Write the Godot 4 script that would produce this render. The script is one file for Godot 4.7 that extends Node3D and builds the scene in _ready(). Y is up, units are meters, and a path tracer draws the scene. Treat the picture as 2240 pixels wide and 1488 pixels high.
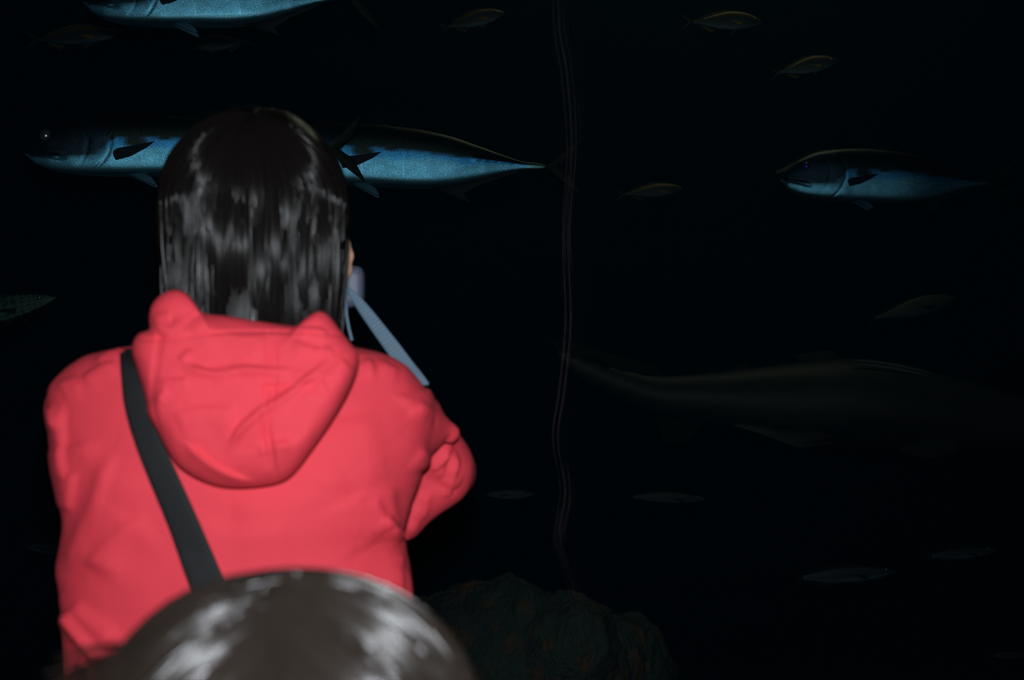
extends Node3D
# A dark aquarium hall: a woman in a coral-red hooded jacket photographs big fish through the tank window.

const FPX := 2984.0            # focal length in pixels of the 2240 x 1488 frame
const EYE := Vector3(0, 1.35, 0)
const YAW := 0.185             # the window is turned this much from the camera's axis

var taken := {}
var noise := FastNoiseLite.new()
var mats := {}


# ---------------------------------------------------------------- helpers
class Shape:
	var v := PackedVector3Array()
	var t := PackedInt32Array()      # counter-clockwise seen from outside
	var c := PackedColorArray()
	var uv := PackedVector2Array()
	func normals() -> PackedVector3Array:
		var n := PackedVector3Array()
		n.resize(v.size())
		for i in range(0, t.size(), 3):
			var a := t[i]
			var b := t[i + 1]
			var d := t[i + 2]
			var k := (v[b] - v[a]).cross(v[d] - v[a])
			n[a] += k
			n[b] += k
			n[d] += k
		for i in n.size():
			n[i] = n[i].normalized() if n[i].length_squared() > 1e-20 else Vector3.UP
		return n
	func mesh(origin := Vector3.ZERO) -> ArrayMesh:
		var n := normals()
		var idx := PackedInt32Array()
		idx.resize(t.size())
		for i in range(0, t.size(), 3):
			idx[i] = t[i]
			idx[i + 1] = t[i + 2]
			idx[i + 2] = t[i + 1]
		var p := v.duplicate()
		if origin != Vector3.ZERO:
			for i in p.size():
				p[i] -= origin
		var a := []
		a.resize(Mesh.ARRAY_MAX)
		a[Mesh.ARRAY_VERTEX] = p
		a[Mesh.ARRAY_NORMAL] = n
		a[Mesh.ARRAY_INDEX] = idx
		if c.size() == v.size():
			a[Mesh.ARRAY_COLOR] = c
		if uv.size() == v.size():
			a[Mesh.ARRAY_TEX_UV] = uv
		var m := ArrayMesh.new()
		m.add_surface_from_arrays(Mesh.PRIMITIVE_TRIANGLES, a)
		return m
	func quad(a: int, b: int, d: int, e: int) -> void:
		t.append_array(PackedInt32Array([a, b, d, a, d, e]))


func at(px: float, py: float, d: float) -> Vector3:
	return Vector3((px - 1120.0) / FPX * d, EYE.y - (py - 744.0) / FPX * d, -d)


func pixel(p: Vector3) -> Vector2:
	return Vector2(1120.0 + p.x / -p.z * FPX, 744.0 - (p.y - EYE.y) / -p.z * FPX)


func numbered(called: String) -> String:
	taken[called] = taken.get(called, -1) + 1
	return called if taken[called] == 0 else "%s_%03d" % [called, taken[called]]


func thing(called: String, label: String, category: String, where := Vector3.ZERO, group := "") -> Node3D:
	var o := Node3D.new()
	o.name = numbered(called)
	add_child(o)
	o.position = where
	o.set_meta("label", label)
	o.set_meta("category", category)
	if group:
		o.set_meta("group", group)
	return o


func part(called: String, m: Mesh, mat: Material, parent: Node) -> MeshInstance3D:
	var o := MeshInstance3D.new()
	o.name = called
	o.mesh = m
	o.material_override = mat
	parent.add_child(o, true)
	return o


func plain(albedo: Color, rough := 0.8, metal := 0.0) -> StandardMaterial3D:
	var m := StandardMaterial3D.new()
	m.albedo_color = albedo
	m.roughness = rough
	m.metallic = metal
	return m


func table(rows: Array, x: float, col: int) -> float:
	var n := rows.size()
	if x <= rows[0][0]:
		return rows[0][col]
	for i in range(1, n):
		if x <= rows[i][0]:
			var u: float = (x - rows[i - 1][0]) / (rows[i][0] - rows[i - 1][0])
			# smooth (Catmull-Rom) between the rows
			var p0: float = rows[maxi(i - 2, 0)][col]
			var p1: float = rows[i - 1][col]
			var p2: float = rows[i][col]
			var p3: float = rows[mini(i + 1, n - 1)][col]
			return 0.5 * (2.0 * p1 + (p2 - p0) * u + (2.0 * p0 - 5.0 * p1 + 4.0 * p2 - p3) * u * u + (3.0 * p1 - p0 - 3.0 * p2 + p3) * u * u * u)
	return rows[n - 1][col]


func box(sh: Shape, c: Vector3, s: Vector3, bevel := 0.0) -> void:
	# a box with chamfered edges: three rings of a rounded column
	var h := s / 2.0
	var b := minf(bevel, minf(h.x, minf(h.y, h.z)) * 0.9)
	var rings := [[-h.y, b], [-h.y + b, 0.0], [h.y - b, 0.0], [h.y, b]] if b > 0.0 else [[-h.y, 0.0], [h.y, 0.0]]
	var f := sh.v.size()
	var corner := []
	for q in 4:
		var sx: float = [1, -1, -1, 1][q]
		var sz: float = [1, 1, -1, -1][q]
		if b > 0.0:
			if q % 2 == 0:
				corner.append([sx * h.x, sz * (h.z - b), sx, sz])
				corner.append([sx * (h.x - b), sz * h.z, sx, sz])
			else:
				corner.append([sx * (h.x - b), sz * h.z, sx, sz])
				corner.append([sx * h.x, sz * (h.z - b), sx, sz])
		else:
			corner.append([sx * h.x, sz * h.z, sx, sz])
	var n := corner.size()
	# faces are flat shaded: every quad gets its own corners
	var ringpts := []
	for r in rings:
		var row := []
		for k in corner:
			row.append(c + Vector3(k[0] - k[2] * r[1], r[0], k[1] - k[3] * r[1]))
		ringpts.append(row)
	for i in rings.size() - 1:
		for k in n:
			var k2 := (k + 1) % n
			f = sh.v.size()
			sh.v.append_array(PackedVector3Array([ringpts[i][k], ringpts[i + 1][k], ringpts[i + 1][k2], ringpts[i][k2]]))
			sh.quad(f, f + 1, f + 2, f + 3)
	for e in [0, rings.size() - 1]:
		f = sh.v.size()
		for k in n:
			sh.v.append(ringpts[e][k])
		for k in range(1, n - 1):
			if e == 0:
				sh.t.append_array(PackedInt32Array([f, f + k, f + k + 1]))
			else:
				sh.t.append_array(PackedInt32Array([f, f + k + 1, f + k]))


func tube(sh: Shape, pts: PackedVector3Array, radii: PackedFloat32Array, sides := 5, flat := 1.0, caps := true) -> void:
	var f := sh.v.size()
	var n := pts.size()
	var side := Vector3.ZERO
	for i in n:
		var dir := (pts[mini(i + 1, n - 1)] - pts[maxi(i - 1, 0)]).normalized()
		if side == Vector3.ZERO:
			side = dir.cross(Vector3.UP if absf(dir.y) < 0.9 else Vector3.RIGHT).normalized()
		side = (side - dir * side.dot(dir)).normalized()
		var other := dir.cross(side)
		for k in sides:
			var a := TAU * k / sides
			sh.v.append(pts[i] + (side * cos(a) + other * sin(a) * flat) * radii[i])
	for i in n - 1:
		for k in sides:
			var k2 := (k + 1) % sides
			sh.quad(f + i * sides + k, f + i * sides + k2, f + (i + 1) * sides + k2, f + (i + 1) * sides + k)
	if caps:
		for k in range(1, sides - 1):
			sh.t.append_array(PackedInt32Array([f, f + k + 1, f + k]))
			var g := f + (n - 1) * sides
			sh.t.append_array(PackedInt32Array([g, g + k, g + k + 1]))


func sphere(sh: Shape, c: Vector3, r: Vector3, nu := 20, nv := 12) -> void:
	var f := sh.v.size()
	for j in nv + 1:
		for i in nu:
			var a := TAU * i / nu
			var b := PI * j / nv
			sh.v.append(c + Vector3(sin(b) * cos(a), cos(b), sin(b) * sin(a)) * r)
	for j in nv:
		for i in nu:
			var i2 := (i + 1) % nu
			sh.quad(f + j * nu + i, f + j * nu + i2, f + (j + 1) * nu + i2, f + (j + 1) * nu + i)


# signed distance to a tapered capsule
static func capsule(p: Vector3, a: Vector3, b: Vector3, ra: float, rb: float) -> float:
	var ab := b - a
	var h := clampf((p - a).dot(ab) / ab.length_squared(), 0.0, 1.0)
	return (p - a - ab * h).length() - lerpf(ra, rb, h)


static func smin(a: float, b: float, k: float) -> float:
	var h := maxf(k - absf(a - b), 0.0) / k
	return minf(a, b) - h * h * k * 0.25


func bones(p: Vector3, list: Array, k: float) -> float:
	var d := 1e3
	for b in list:
		d = smin(d, capsule(p, b[0], b[1], b[2], b[3]), k)
	return d


# surface nets over a field; only blocks near the surface are visited
func nets(sh: Shape, field: Callable, lo: Vector3, hi: Vector3, cell: float, slack := 1.3) -> void:
	const B := 4
	var n := Vector3i(((hi - lo) / cell / B).ceil()) * B
	var nx := n.x + 1
	var ny := n.y + 1
	var nz := n.z + 1
	var g := PackedFloat32Array()
	g.resize(nx * ny * nz)
	g.fill(1e9)
	var reach := cell * B * 1.74 * slack
	var blocks := []
	for bz in n.z / B:
		for by in n.y / B:
			for bx in n.x / B:
				var mid := lo + (Vector3(bx, by, bz) * B + Vector3.ONE * (B / 2.0)) * cell
				if absf(field.call(mid)) < reach:
					blocks.append(Vector3i(bx, by, bz) * B)
	for b in blocks:
		for k in B + 1:
			for j in B + 1:
				for i in B + 1:
					var q: int = ((b.z + k) * ny + b.y + j) * nx + b.x + i
					if g[q] == 1e9:
						g[q] = field.call(lo + Vector3(b.x + i, b.y + j, b.z + k) * cell)
	var ids := PackedInt32Array()
	ids.resize(g.size())
	ids.fill(-1)
	var off := [0, 1, nx, nx + 1, nx * ny, nx * ny + 1, nx * ny + nx, nx * ny + nx + 1]
	var pos := [Vector3(0, 0, 0), Vector3(1, 0, 0), Vector3(0, 1, 0), Vector3(1, 1, 0), Vector3(0, 0, 1), Vector3(1, 0, 1), Vector3(0, 1, 1), Vector3(1, 1, 1)]
	var edges := [[0, 1], [2, 3], [4, 5], [6, 7], [0, 2], [1, 3], [4, 6], [5, 7], [0, 4], [1, 5], [2, 6], [3, 7]]
	for b in blocks:
		for k in B:
			for j in B:
				for i in B:
					var q: int = ((b.z + k) * ny + b.y + j) * nx + b.x + i
					var neg := 0
					for o in 8:
						if g[q + off[o]] < 0.0:
							neg += 1
					if neg == 0 or neg == 8:
						continue
					var s := Vector3.ZERO
					var cnt := 0
					for e in edges:
						var da: float = g[q + off[e[0]]]
						var db: float = g[q + off[e[1]]]
						if (da < 0.0) != (db < 0.0):
							var u: float = da / (da - db)
							s += pos[e[0]].lerp(pos[e[1]], u)
							cnt += 1
					ids[q] = sh.v.size()
					sh.v.append(lo + (Vector3(b.x + i, b.y + j, b.z + k) + s / cnt) * cell)
	var sx := 1
	var sy := nx
	var sz := nx * ny
	for b in blocks:
		for k in B:
			for j in B:
				for i in B:
					var q: int = ((b.z + k) * ny + b.y + j) * nx + b.x + i
					if b.x + i < 1 or b.y + j < 1 or b.z + k < 1:
						continue
					var neg := g[q] < 0.0
					for ax in 3:
						var step: int = [sx, sy, sz][ax]
						if (g[q + step] < 0.0) == neg:
							continue
						var u: int = [sy, sz, sx][ax]
						var w: int = [sz, sx, sy][ax]
						var a := ids[q - u - w]
						var bb := ids[q - w]
						var c := ids[q]
						var d := ids[q - u]
						if a < 0 or bb < 0 or c < 0 or d < 0:
							continue
						if neg:
							sh.quad(a, bb, c, d)
						else:
							sh.quad(a, d, c, bb)


# depth of grooves and ridges along lines drawn in pixels: [points, width in px, depth in m]
func creased(q: Vector2, list: Array) -> float:
	var s := 0.0
	for e in list:
		var w: float = e[1]
		var r: Rect2 = e[3]
		if not r.has_point(q):
			continue
		var best := 1e9
		var left := false
		var pts: PackedVector2Array = e[0]
		var along := 0.0
		for i in pts.size() - 1:
			var ab := pts[i + 1] - pts[i]
			var h := clampf((q - pts[i]).dot(ab) / ab.length_squared(), 0.0, 1.0)
			var dd := (q - pts[i] - ab * h).length()
			if dd < best:
				best = dd
				left = ab.cross(q - pts[i]) > 0.0
				along = (i + h) / (pts.size() - 1)
		var x := best / (w * ((2.4 if left else 0.7) if e.size() < 5 else 1.0))
		var fade := clampf(minf(along, 1.0 - along) * 5.0, 0.15, 1.0) if e.size() < 5 else 1.0
		s += (-e[2] if e.size() < 5 else e[2]) * fade * exp(-x * x)      # folds stand up, seams sink in
	return s


func creases(rows: Array) -> Array:
	var res := []
	for r in rows:
		var pts := PackedVector2Array()
		for i in range(0, r[2].size(), 2):
			pts.append(Vector2(r[2][i], r[2][i + 1]))
		# resample by a smooth curve
		var fine := PackedVector2Array()
		for i in pts.size() - 1:
			for k in 4:
				fine.append(pts[i].cubic_interpolate(pts[i + 1], pts[maxi(i - 1, 0)], pts[mini(i + 2, pts.size() - 1)], k / 4.0))
		fine.append(pts[pts.size() - 1])
		var rect := Rect2(fine[0], Vector2.ZERO)
		for p in fine:
			rect = rect.expand(p)
		var e := [fine, float(r[0]), float(r[1]), rect.grow(r[0] * 4.0)]
		if r.size() > 3:
			e.append(true)
		res.append(e)
	return res


# ---------------------------------------------------------------- materials
func noise_map(freq: float, octaves: int, sd: int, bump := 0.0, size := 512) -> NoiseTexture2D:
	var n := FastNoiseLite.new()
	n.seed = sd
	n.noise_type = FastNoiseLite.TYPE_SIMPLEX_SMOOTH
	n.frequency = freq
	n.fractal_octaves = octaves
	var t := NoiseTexture2D.new()
	t.width = size
	t.height = size
	t.seamless = true
	t.noise = n
	if bump > 0.0:
		t.as_normal_map = true
		t.bump_strength = bump
	return t


func weave_map() -> ImageTexture:
	var im := Image.create(128, 128, false, Image.FORMAT_RGB8)
	var r := RandomNumberGenerator.new()
	r.seed = 4
	for y in 128:
		for x in 128:
			var over := (x / 4 + y / 4) % 2 == 0
			var h := absf(sin(PI * (y if over else x) / 4.0)) * 0.7 + r.randf() * 0.3
			im.set_pixel(x, y, Color(h, h, h))
	return ImageTexture.create_from_image(im)


func materials() -> void:
	var weave := weave_map()
	var m := plain(Color(0.935, 0.245, 0.305), 0.78)
	m.heightmap_enabled = true
	m.heightmap_texture = weave
	m.heightmap_scale = 0.025
	m.uv1_triplanar = true
	m.uv1_scale = Vector3(28, 28, 28)
	mats.jacket = m
	m = plain(Color(0.05, 0.058, 0.068), 0.75)
	m.heightmap_enabled = true
	m.heightmap_texture = weave
	m.heightmap_scale = 0.03
	m.uv1_triplanar = true
	m.uv1_scale = Vector3(20, 20, 20)
	mats.webbing = m
	mats.camera_strap = plain(Color(0.36, 0.46, 0.54), 0.6)
	mats.camera_body = plain(Color(0.33, 0.35, 0.43), 0.5)
	mats.camera_rubber = plain(Color(0.06, 0.06, 0.07), 0.8)
	mats.lens_glass = plain(Color(0.02, 0.02, 0.04), 0.06)
	mats.skin = plain(Color(0.93, 0.72, 0.60), 0.55)
	m = plain(Color(0.075, 0.062, 0.058), 0.21)
	m.metallic_specular = 0.29
	mats.black_hair = m
	m = plain(Color(0.125, 0.10, 0.085), 0.24)
	m.metallic_specular = 0.5
	mats.brown_hair = m
	mats.trousers = plain(Color(0.09, 0.1, 0.14), 0.85)
	mats.shoe = plain(Color(0.12, 0.11, 0.1), 0.6)
	mats.dark_coat = plain(Color(0.07, 0.075, 0.09), 0.85)
	m = plain(Color.WHITE, 0.4, 0.88)
	m.vertex_color_use_as_albedo = true
	m.heightmap_enabled = true
	m.heightmap_texture = noise_map(0.09, 3, 11)
	m.heightmap_scale = 0.06
	m.uv1_triplanar = true
	m.uv1_scale = Vector3(9, 9, 9)
	mats.silver_scale = m
	m = plain(Color.WHITE, 0.55, 0.15)
	m.vertex_color_use_as_albedo = true
	mats.dull_scale = m
	m = plain(Color.WHITE, 0.7, 0.0)
	m.metallic_specular = 0.08
	m.vertex_color_use_as_albedo = true
	mats.fin = m
	mats.eye = plain(Color(0.30, 0.34, 0.36), 0.15, 0.5)
	mats.pupil = plain(Color(0.55, 0.58, 0.62), 0.27, 0.9)
	mats.violet_pupil = plain(Color(0.30, 0.22, 0.85), 0.3, 0.9)
	m = plain(Color.WHITE, 0.75)
	m.vertex_color_use_as_albedo = true
	m.heightmap_enabled = true
	m.heightmap_texture = noise_map(0.03, 4, 21)
	m.heightmap_scale = 1.2
	m.uv1_triplanar = true
	m.uv1_scale = Vector3(2.2, 2.2, 2.2)
	mats.rock = m
	m = plain(Color(0.13, 0.2, 0.24), 0.9)
	m.heightmap_enabled = true
	m.heightmap_texture = noise_map(0.02, 4, 8)
	m.heightmap_scale = 2.0
	m.uv1_triplanar = true
	m.uv1_scale = Vector3(0.7, 0.7, 0.7)
	mats.tank_wall = m
	mats.hall = plain(Color(0.06, 0.06, 0.07), 0.95)
	m = plain(Color(0.9, 0.97, 1.0, 0.0), 0.0)
	m.transparency = BaseMaterial3D.TRANSPARENCY_ALPHA
	mats.acrylic = m


# ---------------------------------------------------------------- the place
func slab(called: String, lo: Vector3, hi: Vector3, mat: Material) -> MeshInstance3D:
	# a block of the building, given in the building's own axes
	var sh := Shape.new()
	box(sh, Vector3.ZERO, hi - lo)
	var o := part(called, sh.mesh(), mat, self)
	o.basis = Basis(Vector3.UP, YAW)
	o.position = o.basis * ((lo + hi) / 2.0)
	o.set_meta("kind", "structure")
	return o


func building() -> void:
	# the visitors' hall
	slab("floor", Vector3(-6, -0.2, -2.5), Vector3(6, 0, 4.2), mats.hall)
	slab("ceiling", Vector3(-6, 3.2, -2.45), Vector3(6, 3.4, 4.2), mats.hall)
	slab("wall_back", Vector3(-6, 0, 4), Vector3(6, 3.2, 4.2), mats.hall)
	slab("wall_left", Vector3(-6.2, 0, -2.45), Vector3(-6, 3.2, 4.2), mats.hall)
	slab("wall_right", Vector3(6, 0, -2.45), Vector3(6.2, 3.2, 4.2), mats.hall)
	slab("wall_front", Vector3(-6, 0, -2.7), Vector3(6, 0.35, -2.5), mats.hall)
	slab("wall_front_001", Vector3(-6, 2.95, -2.7), Vector3(6, 4.6, -2.5), mats.hall)
	slab("trim_1", Vector3(-6, 0.35, -2.7), Vector3(6, 0.4, -2.44), mats.hall)
	var w := slab("window_1", Vector3(-6, 0.4, -2.58), Vector3(6, 2.95, -2.54), mats.acrylic)
	w.set_meta("label", "clear acrylic viewing window between the visitors and the fish tank")
	# the tank
	slab("tank_floor", Vector3(-6.5, -1.0, -9), Vector3(6.5, -0.8, -2.5), mats.tank_wall)
	slab("wall_tank_front", Vector3(-6.5, -0.8, -2.7), Vector3(6.5, 0.0, -2.5), mats.tank_wall)
	slab("wall_tank_left", Vector3(-6.7, -0.8, -9), Vector3(-6.5, 4.6, -2.5), mats.tank_wall)
	slab("wall_tank_right", Vector3(6.5, -0.8, -9), Vector3(6.7, 4.6, -2.5), mats.tank_wall)
	slab("tank_ceiling", Vector3(-6.7, 4.6, -9.2), Vector3(6.7, 4.8, -2.5), mats.hall)
	# the back of the tank is artificial rock with ledges that run level
	var sh := Shape.new()
	var nx := 130
	var ny := 90
	for j in ny + 1:
		for i in nx + 1:
			var x := -6.6 + 13.2 * i / nx
			var y := -0.8 + 5.4 * j / ny
			var z := -8.9 + 0.35 * noise.get_noise_2d(x * 14.0, y * 60.0) + 0.16 * absf(noise.get_noise_2d(x * 40.0 + 90.0, y * 160.0))
			sh.v.append(Vector3(x, y, z))
	for j in ny:
		for i in nx:
			var a := j * (nx + 1) + i
			sh.quad(a, a + 1, a + nx + 2, a + nx + 1)
	var b0 := sh.v.size()
	sh.v.append_array(PackedVector3Array([Vector3(-6.6, -0.8, -9.6), Vector3(6.6, -0.8, -9.6), Vector3(6.6, 4.6, -9.6), Vector3(-6.6, 4.6, -9.6)]))
	sh.quad(b0 + 1, b0, b0 + 3, b0 + 2)
	var o := part("wall_tank_back", sh.mesh(), mats.tank_wall, self)
	o.basis = Basis(Vector3.UP, YAW)
	o.set_meta("kind", "structure")


func boulder(px: float, py: float, d: float, r: Vector3, sd: int, o: Node3D) -> void:
	var c := at(px, py, d)
	c.y -= r.y
	var sh := Shape.new()
	var nu := 72
	var nv := 44
	var green := Color(0.045, 0.085, 0.06)
	var ochre := Color(0.15, 0.085, 0.03)
	var grey := Color(0.05, 0.065, 0.06)
	for j in nv + 1:
		for i in nu + 1:
			var a := TAU * i / nu
			var b := PI * j / nv
			var dir := Vector3(sin(b) * cos(a), cos(b), sin(b) * sin(a))
			var q := dir * 60.0 + Vector3(sd * 31, 0, 0)
			var k := 1.0 + 0.22 * noise.get_noise_3dv(q) + 0.09 * noise.get_noise_3dv(q * 3.1) + 0.05 * noise.get_noise_3dv(q * 9.0)
			sh.v.append(c + dir * r * k)
			var u := noise.get_noise_3dv(q * 2.3 + Vector3(0, 500, 0))
			var w := noise.get_noise_3dv(q * 5.0 + Vector3(0, 900, 0))
			var col := grey.lerp(green, clampf(0.5 + u * 2.2, 0, 1)).lerp(ochre, clampf(w * 3.0 - 0.35, 0, 1))
			sh.c.append(col)
	for j in nv:
		for i in nu:
			var a := j * (nu + 1) + i
			sh.quad(a, a + 1, a + nu + 2, a + nu + 1)
	# down to the tank's floor
	var floor_y := -0.8
	for i in sh.v.size():
		if sh.v[i].y < c.y:
			sh.v[i].y = lerpf(c.y, floor_y, (c.y - sh.v[i].y) / (r.y * 1.3))
			sh.v[i].y = maxf(sh.v[i].y, floor_y)
	part("boulder", sh.mesh(o.position), mats.rock, o)


func water() -> void:
	# the water itself: it swallows the flash with distance and gives back a little blue
	var f := FogVolume.new()
	f.name = "water"
	f.shape = RenderingServer.FOG_VOLUME_SHAPE_BOX
	f.size = Vector3(12.9, 4.88, 5.7)
	var m := FogMaterial.new()
	m.density = 0.24
	m.albedo = Color(0.07, 0.24, 0.32)
	f.material = m
	f.basis = Basis(Vector3.UP, YAW)
	f.position = f.basis * Vector3(0, 1.65, -5.57)
	f.set_meta("label", "dark clear water that fills the tank behind the window")
	f.set_meta("category", "water")
	f.set_meta("kind", "stuff")
	add_child(f)


func added_cloth() -> void:
	# unseen cloth added beside the hall so the window mirrors a faint streak
	var turn := Basis(Vector3.UP, YAW)
	var path := [[1250, -440], [1246, 0], [1264, 150], [1274, 320], [1262, 500], [1270, 700], [1256, 860], [1242, 960], [1258, 1080], [1244, 1190], [1290, 1280], [1330, 1370], [1356, 1450], [1366, 1560], [1368, 1600]]
	var mid := PackedVector3Array()
	for e in path:
		var local := turn.inverse() * (at(e[0], e[1], 1.0) - EYE)
		var p := local * (4.66 / -local.z)            # where the mirror image lies
		p.z = -5.08 - p.z                              # and where the cloth itself hangs
		mid.append(turn * p + EYE)
	var base := Vector3(mid[mid.size() - 1].x, 0, mid[mid.size() - 1].z)
	var sh := Shape.new()
	for k in 7:
		var pts := PackedVector3Array()
		var rad := PackedFloat32Array()
		for i in 57:
			var u := i / 56.0 * (mid.size() - 1)
			var i0 := mini(int(u), mid.size() - 2)
			var p := mid[i0].cubic_interpolate(mid[i0 + 1], mid[maxi(i0 - 1, 0)], mid[mini(i0 + 2, mid.size() - 1)], u - i0)
			var wide := 0.010 + 0.016 * smoothstep(9.0, 11.0, u) * (1.0 - smoothstep(11.8, 12.3, u))
			p += turn * Vector3((k - 3) * wide, 0, 0.012 * sin(k * 2.4 + u * 0.8))
			p.y = clampf(p.y, 0.0, 3.2)
			pts.append(p)
			rad.append(0.010 + 0.004 * sin(k * 1.7 + u * 1.3))
		tube(sh, pts, rad, 8)
	var o := thing("added_cloth", "unseen mauve-grey cloth added in the hall to be mirrored as a faint streak in the window", "added_cloth", base)
	part("cloth", sh.mesh(base), plain(Color(0.50, 0.42, 0.44), 0.85), o)


# ---------------------------------------------------------------- fish
# a thin fin between two edges, lens-shaped in section
func fin(sh: Shape, a: Array, b: Array, thick: float, ca: Color, cb: Color, cols := 6) -> void:
	var f := sh.v.size()
	var n := 13
	var side := []
	for s in [1.0, -1.0]:
		for i in n:
			var u: float = float(i) / (n - 1) * (a.size() - 1)
			var i0 := mini(int(u), a.size() - 2)
			var pa: Vector3 = a[i0].lerp(a[i0 + 1], u - i0)
			var pb: Vector3 = b[i0].lerp(b[i0 + 1], u - i0)
			var nrm: Vector3 = (a[a.size() - 1] - a[0]).cross(b[mini(1, b.size() - 1)] - a[0]).normalized()
			for j in cols + 1:
				var v := float(j) / cols
				var th: float = thick * sqrt(maxf(0.0, 1.0 - v)) * (0.25 + 0.75 * sqrt(sin(PI * clampf(float(i) / (n - 1), 0.02, 0.98))))
				th *= 1.0 + 0.35 * sin(i * PI)      # rays
				var ripple := 0.25 * thick * (1.0 if i % 2 == 0 else -1.0)
				sh.v.append(pa.lerp(pb, v) + nrm * s * maxf(th + (ripple if v < 0.9 else 0.0), 0.0003))
				sh.c.append(ca.lerp(cb, v))
	var m := cols + 1
	for i in n - 1:
		for j in cols:
			var q := f + i * m + j
			sh.quad(q, q + 1, q + m + 1, q + m)
			q += n * m
			sh.quad(q, q + m, q + m + 1, q + 1)
	# rim
	var rim := []
	for i in n:
		rim.append(i * m + cols)
	for i in n - 1:
		sh.quad(f + rim[i], f + rim[i] + n * m, f + rim[i + 1] + n * m, f + rim[i + 1])


const AMBERJACK := [   # along, top, bottom, half width
	[0.0, 0.006, -0.012, 0.004], [0.025, 0.034, -0.043, 0.022], [0.07, 0.072, -0.068, 0.040], [0.14, 0.103, -0.085, 0.055], [0.25, 0.118, -0.096, 0.066],
	[0.36, 0.118, -0.101, 0.070], [0.50, 0.102, -0.105, 0.066], [0.60, 0.078, -0.094, 0.055], [0.70, 0.040, -0.068, 0.036], [0.77, 0.012, -0.046, 0.021], [0.82, -0.006, -0.034, 0.012], [0.85, -0.009, -0.032, 0.009], [0.875, -0.012, -0.030, 0.005], [0.892, -0.017, -0.025, 0.002]]
const SNAPPER := [
	[0.0, 0.004, -0.008, 0.004], [0.03, 0.028, -0.028, 0.018], [0.09, 0.066, -0.058, 0.036], [0.18, 0.104, -0.088, 0.050], [0.30, 0.126, -0.108, 0.058],
	[0.42, 0.124, -0.110, 0.056], [0.55, 0.098, -0.092, 0.046], [0.67, 0.060, -0.058, 0.030], [0.76, 0.032, -0.030, 0.016], [0.82, 0.022, -0.020, 0.010], [0.85, 0.022, -0.02, 0.006]]
const BARRACUDA := [
	[0.0, 0.003, -0.006, 0.003], [0.05, 0.018, -0.018, 0.012], [0.12, 0.034, -0.032, 0.022], [0.25, 0.052, -0.048, 0.034], [0.40, 0.06, -0.056, 0.038],
	[0.58, 0.054, -0.05, 0.034], [0.72, 0.036, -0.034, 0.022], [0.80, 0.022, -0.022, 0.012], [0.84, 0.02, -0.02, 0.006]]


func water_tinted_pigment(kind: String, s: float, t: float, z: float) -> Color:
	# body colour, with the water's tint included on the amberjacks: s along the body, t from belly (-1) to back (+1)
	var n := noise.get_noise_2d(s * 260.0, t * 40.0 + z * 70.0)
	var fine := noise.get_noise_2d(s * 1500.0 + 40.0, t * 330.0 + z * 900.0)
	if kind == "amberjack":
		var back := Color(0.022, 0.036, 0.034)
		# silver sides, painted with the cyan cast of light through water; deeper steel blue in ragged patches along the upper half
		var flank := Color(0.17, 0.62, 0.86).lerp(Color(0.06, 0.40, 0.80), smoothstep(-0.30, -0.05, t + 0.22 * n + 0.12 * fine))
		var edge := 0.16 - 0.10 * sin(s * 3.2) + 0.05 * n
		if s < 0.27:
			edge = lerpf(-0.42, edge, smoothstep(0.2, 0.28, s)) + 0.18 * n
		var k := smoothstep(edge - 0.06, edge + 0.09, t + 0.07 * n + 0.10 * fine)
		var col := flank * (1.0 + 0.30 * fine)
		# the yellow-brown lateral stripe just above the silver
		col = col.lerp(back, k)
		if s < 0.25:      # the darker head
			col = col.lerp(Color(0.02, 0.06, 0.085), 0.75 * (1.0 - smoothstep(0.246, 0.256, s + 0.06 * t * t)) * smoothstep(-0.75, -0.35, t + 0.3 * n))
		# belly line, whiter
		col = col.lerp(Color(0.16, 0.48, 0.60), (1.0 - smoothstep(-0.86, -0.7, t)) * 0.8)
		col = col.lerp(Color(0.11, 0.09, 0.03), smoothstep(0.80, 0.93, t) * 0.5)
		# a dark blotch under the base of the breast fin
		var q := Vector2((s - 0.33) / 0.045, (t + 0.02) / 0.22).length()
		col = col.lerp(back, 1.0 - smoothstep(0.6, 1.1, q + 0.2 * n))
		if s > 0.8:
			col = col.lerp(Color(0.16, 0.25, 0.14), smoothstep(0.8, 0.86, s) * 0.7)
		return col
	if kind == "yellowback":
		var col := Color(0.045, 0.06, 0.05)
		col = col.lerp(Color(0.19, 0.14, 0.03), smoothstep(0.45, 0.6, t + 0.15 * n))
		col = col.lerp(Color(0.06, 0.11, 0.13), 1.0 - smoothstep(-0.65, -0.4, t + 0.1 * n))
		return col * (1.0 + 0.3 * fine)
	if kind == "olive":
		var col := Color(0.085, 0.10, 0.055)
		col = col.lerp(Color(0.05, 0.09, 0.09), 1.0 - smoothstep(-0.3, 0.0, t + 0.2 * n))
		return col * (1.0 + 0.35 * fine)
	if kind == "spotted":
		var col := Color(0.045, 0.14, 0.07)
		var cell := Vector2(s * 34.0, t * 2.6)
		var best := 9.0
		for dx in [-1, 0, 1]:
			for dy in [-1, 0, 1]:
				var c := Vector2(floorf(cell.x) + dx, floorf(cell.y) + dy)
				var o := c + Vector2(0.5 + 0.5 * noise.get_noise_2d(c.x * 137.0, c.y * 91.0), 0.5 + 0.5 * noise.get_noise_2d(c.y * 213.0, c.x * 77.0 + 40.0))
				best = minf(best, (cell - o).length())
		return col.lerp(Color(0.01, 0.012, 0.035), 1.0 - smoothstep(0.28, 0.4, best))
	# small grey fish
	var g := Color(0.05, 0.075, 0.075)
	return g.lerp(Color(0.09, 0.15, 0.17), 1.0 - smoothstep(-0.5, -0.2, t + 0.2 * n)) * (1.0 + 0.3 * fine)


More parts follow.
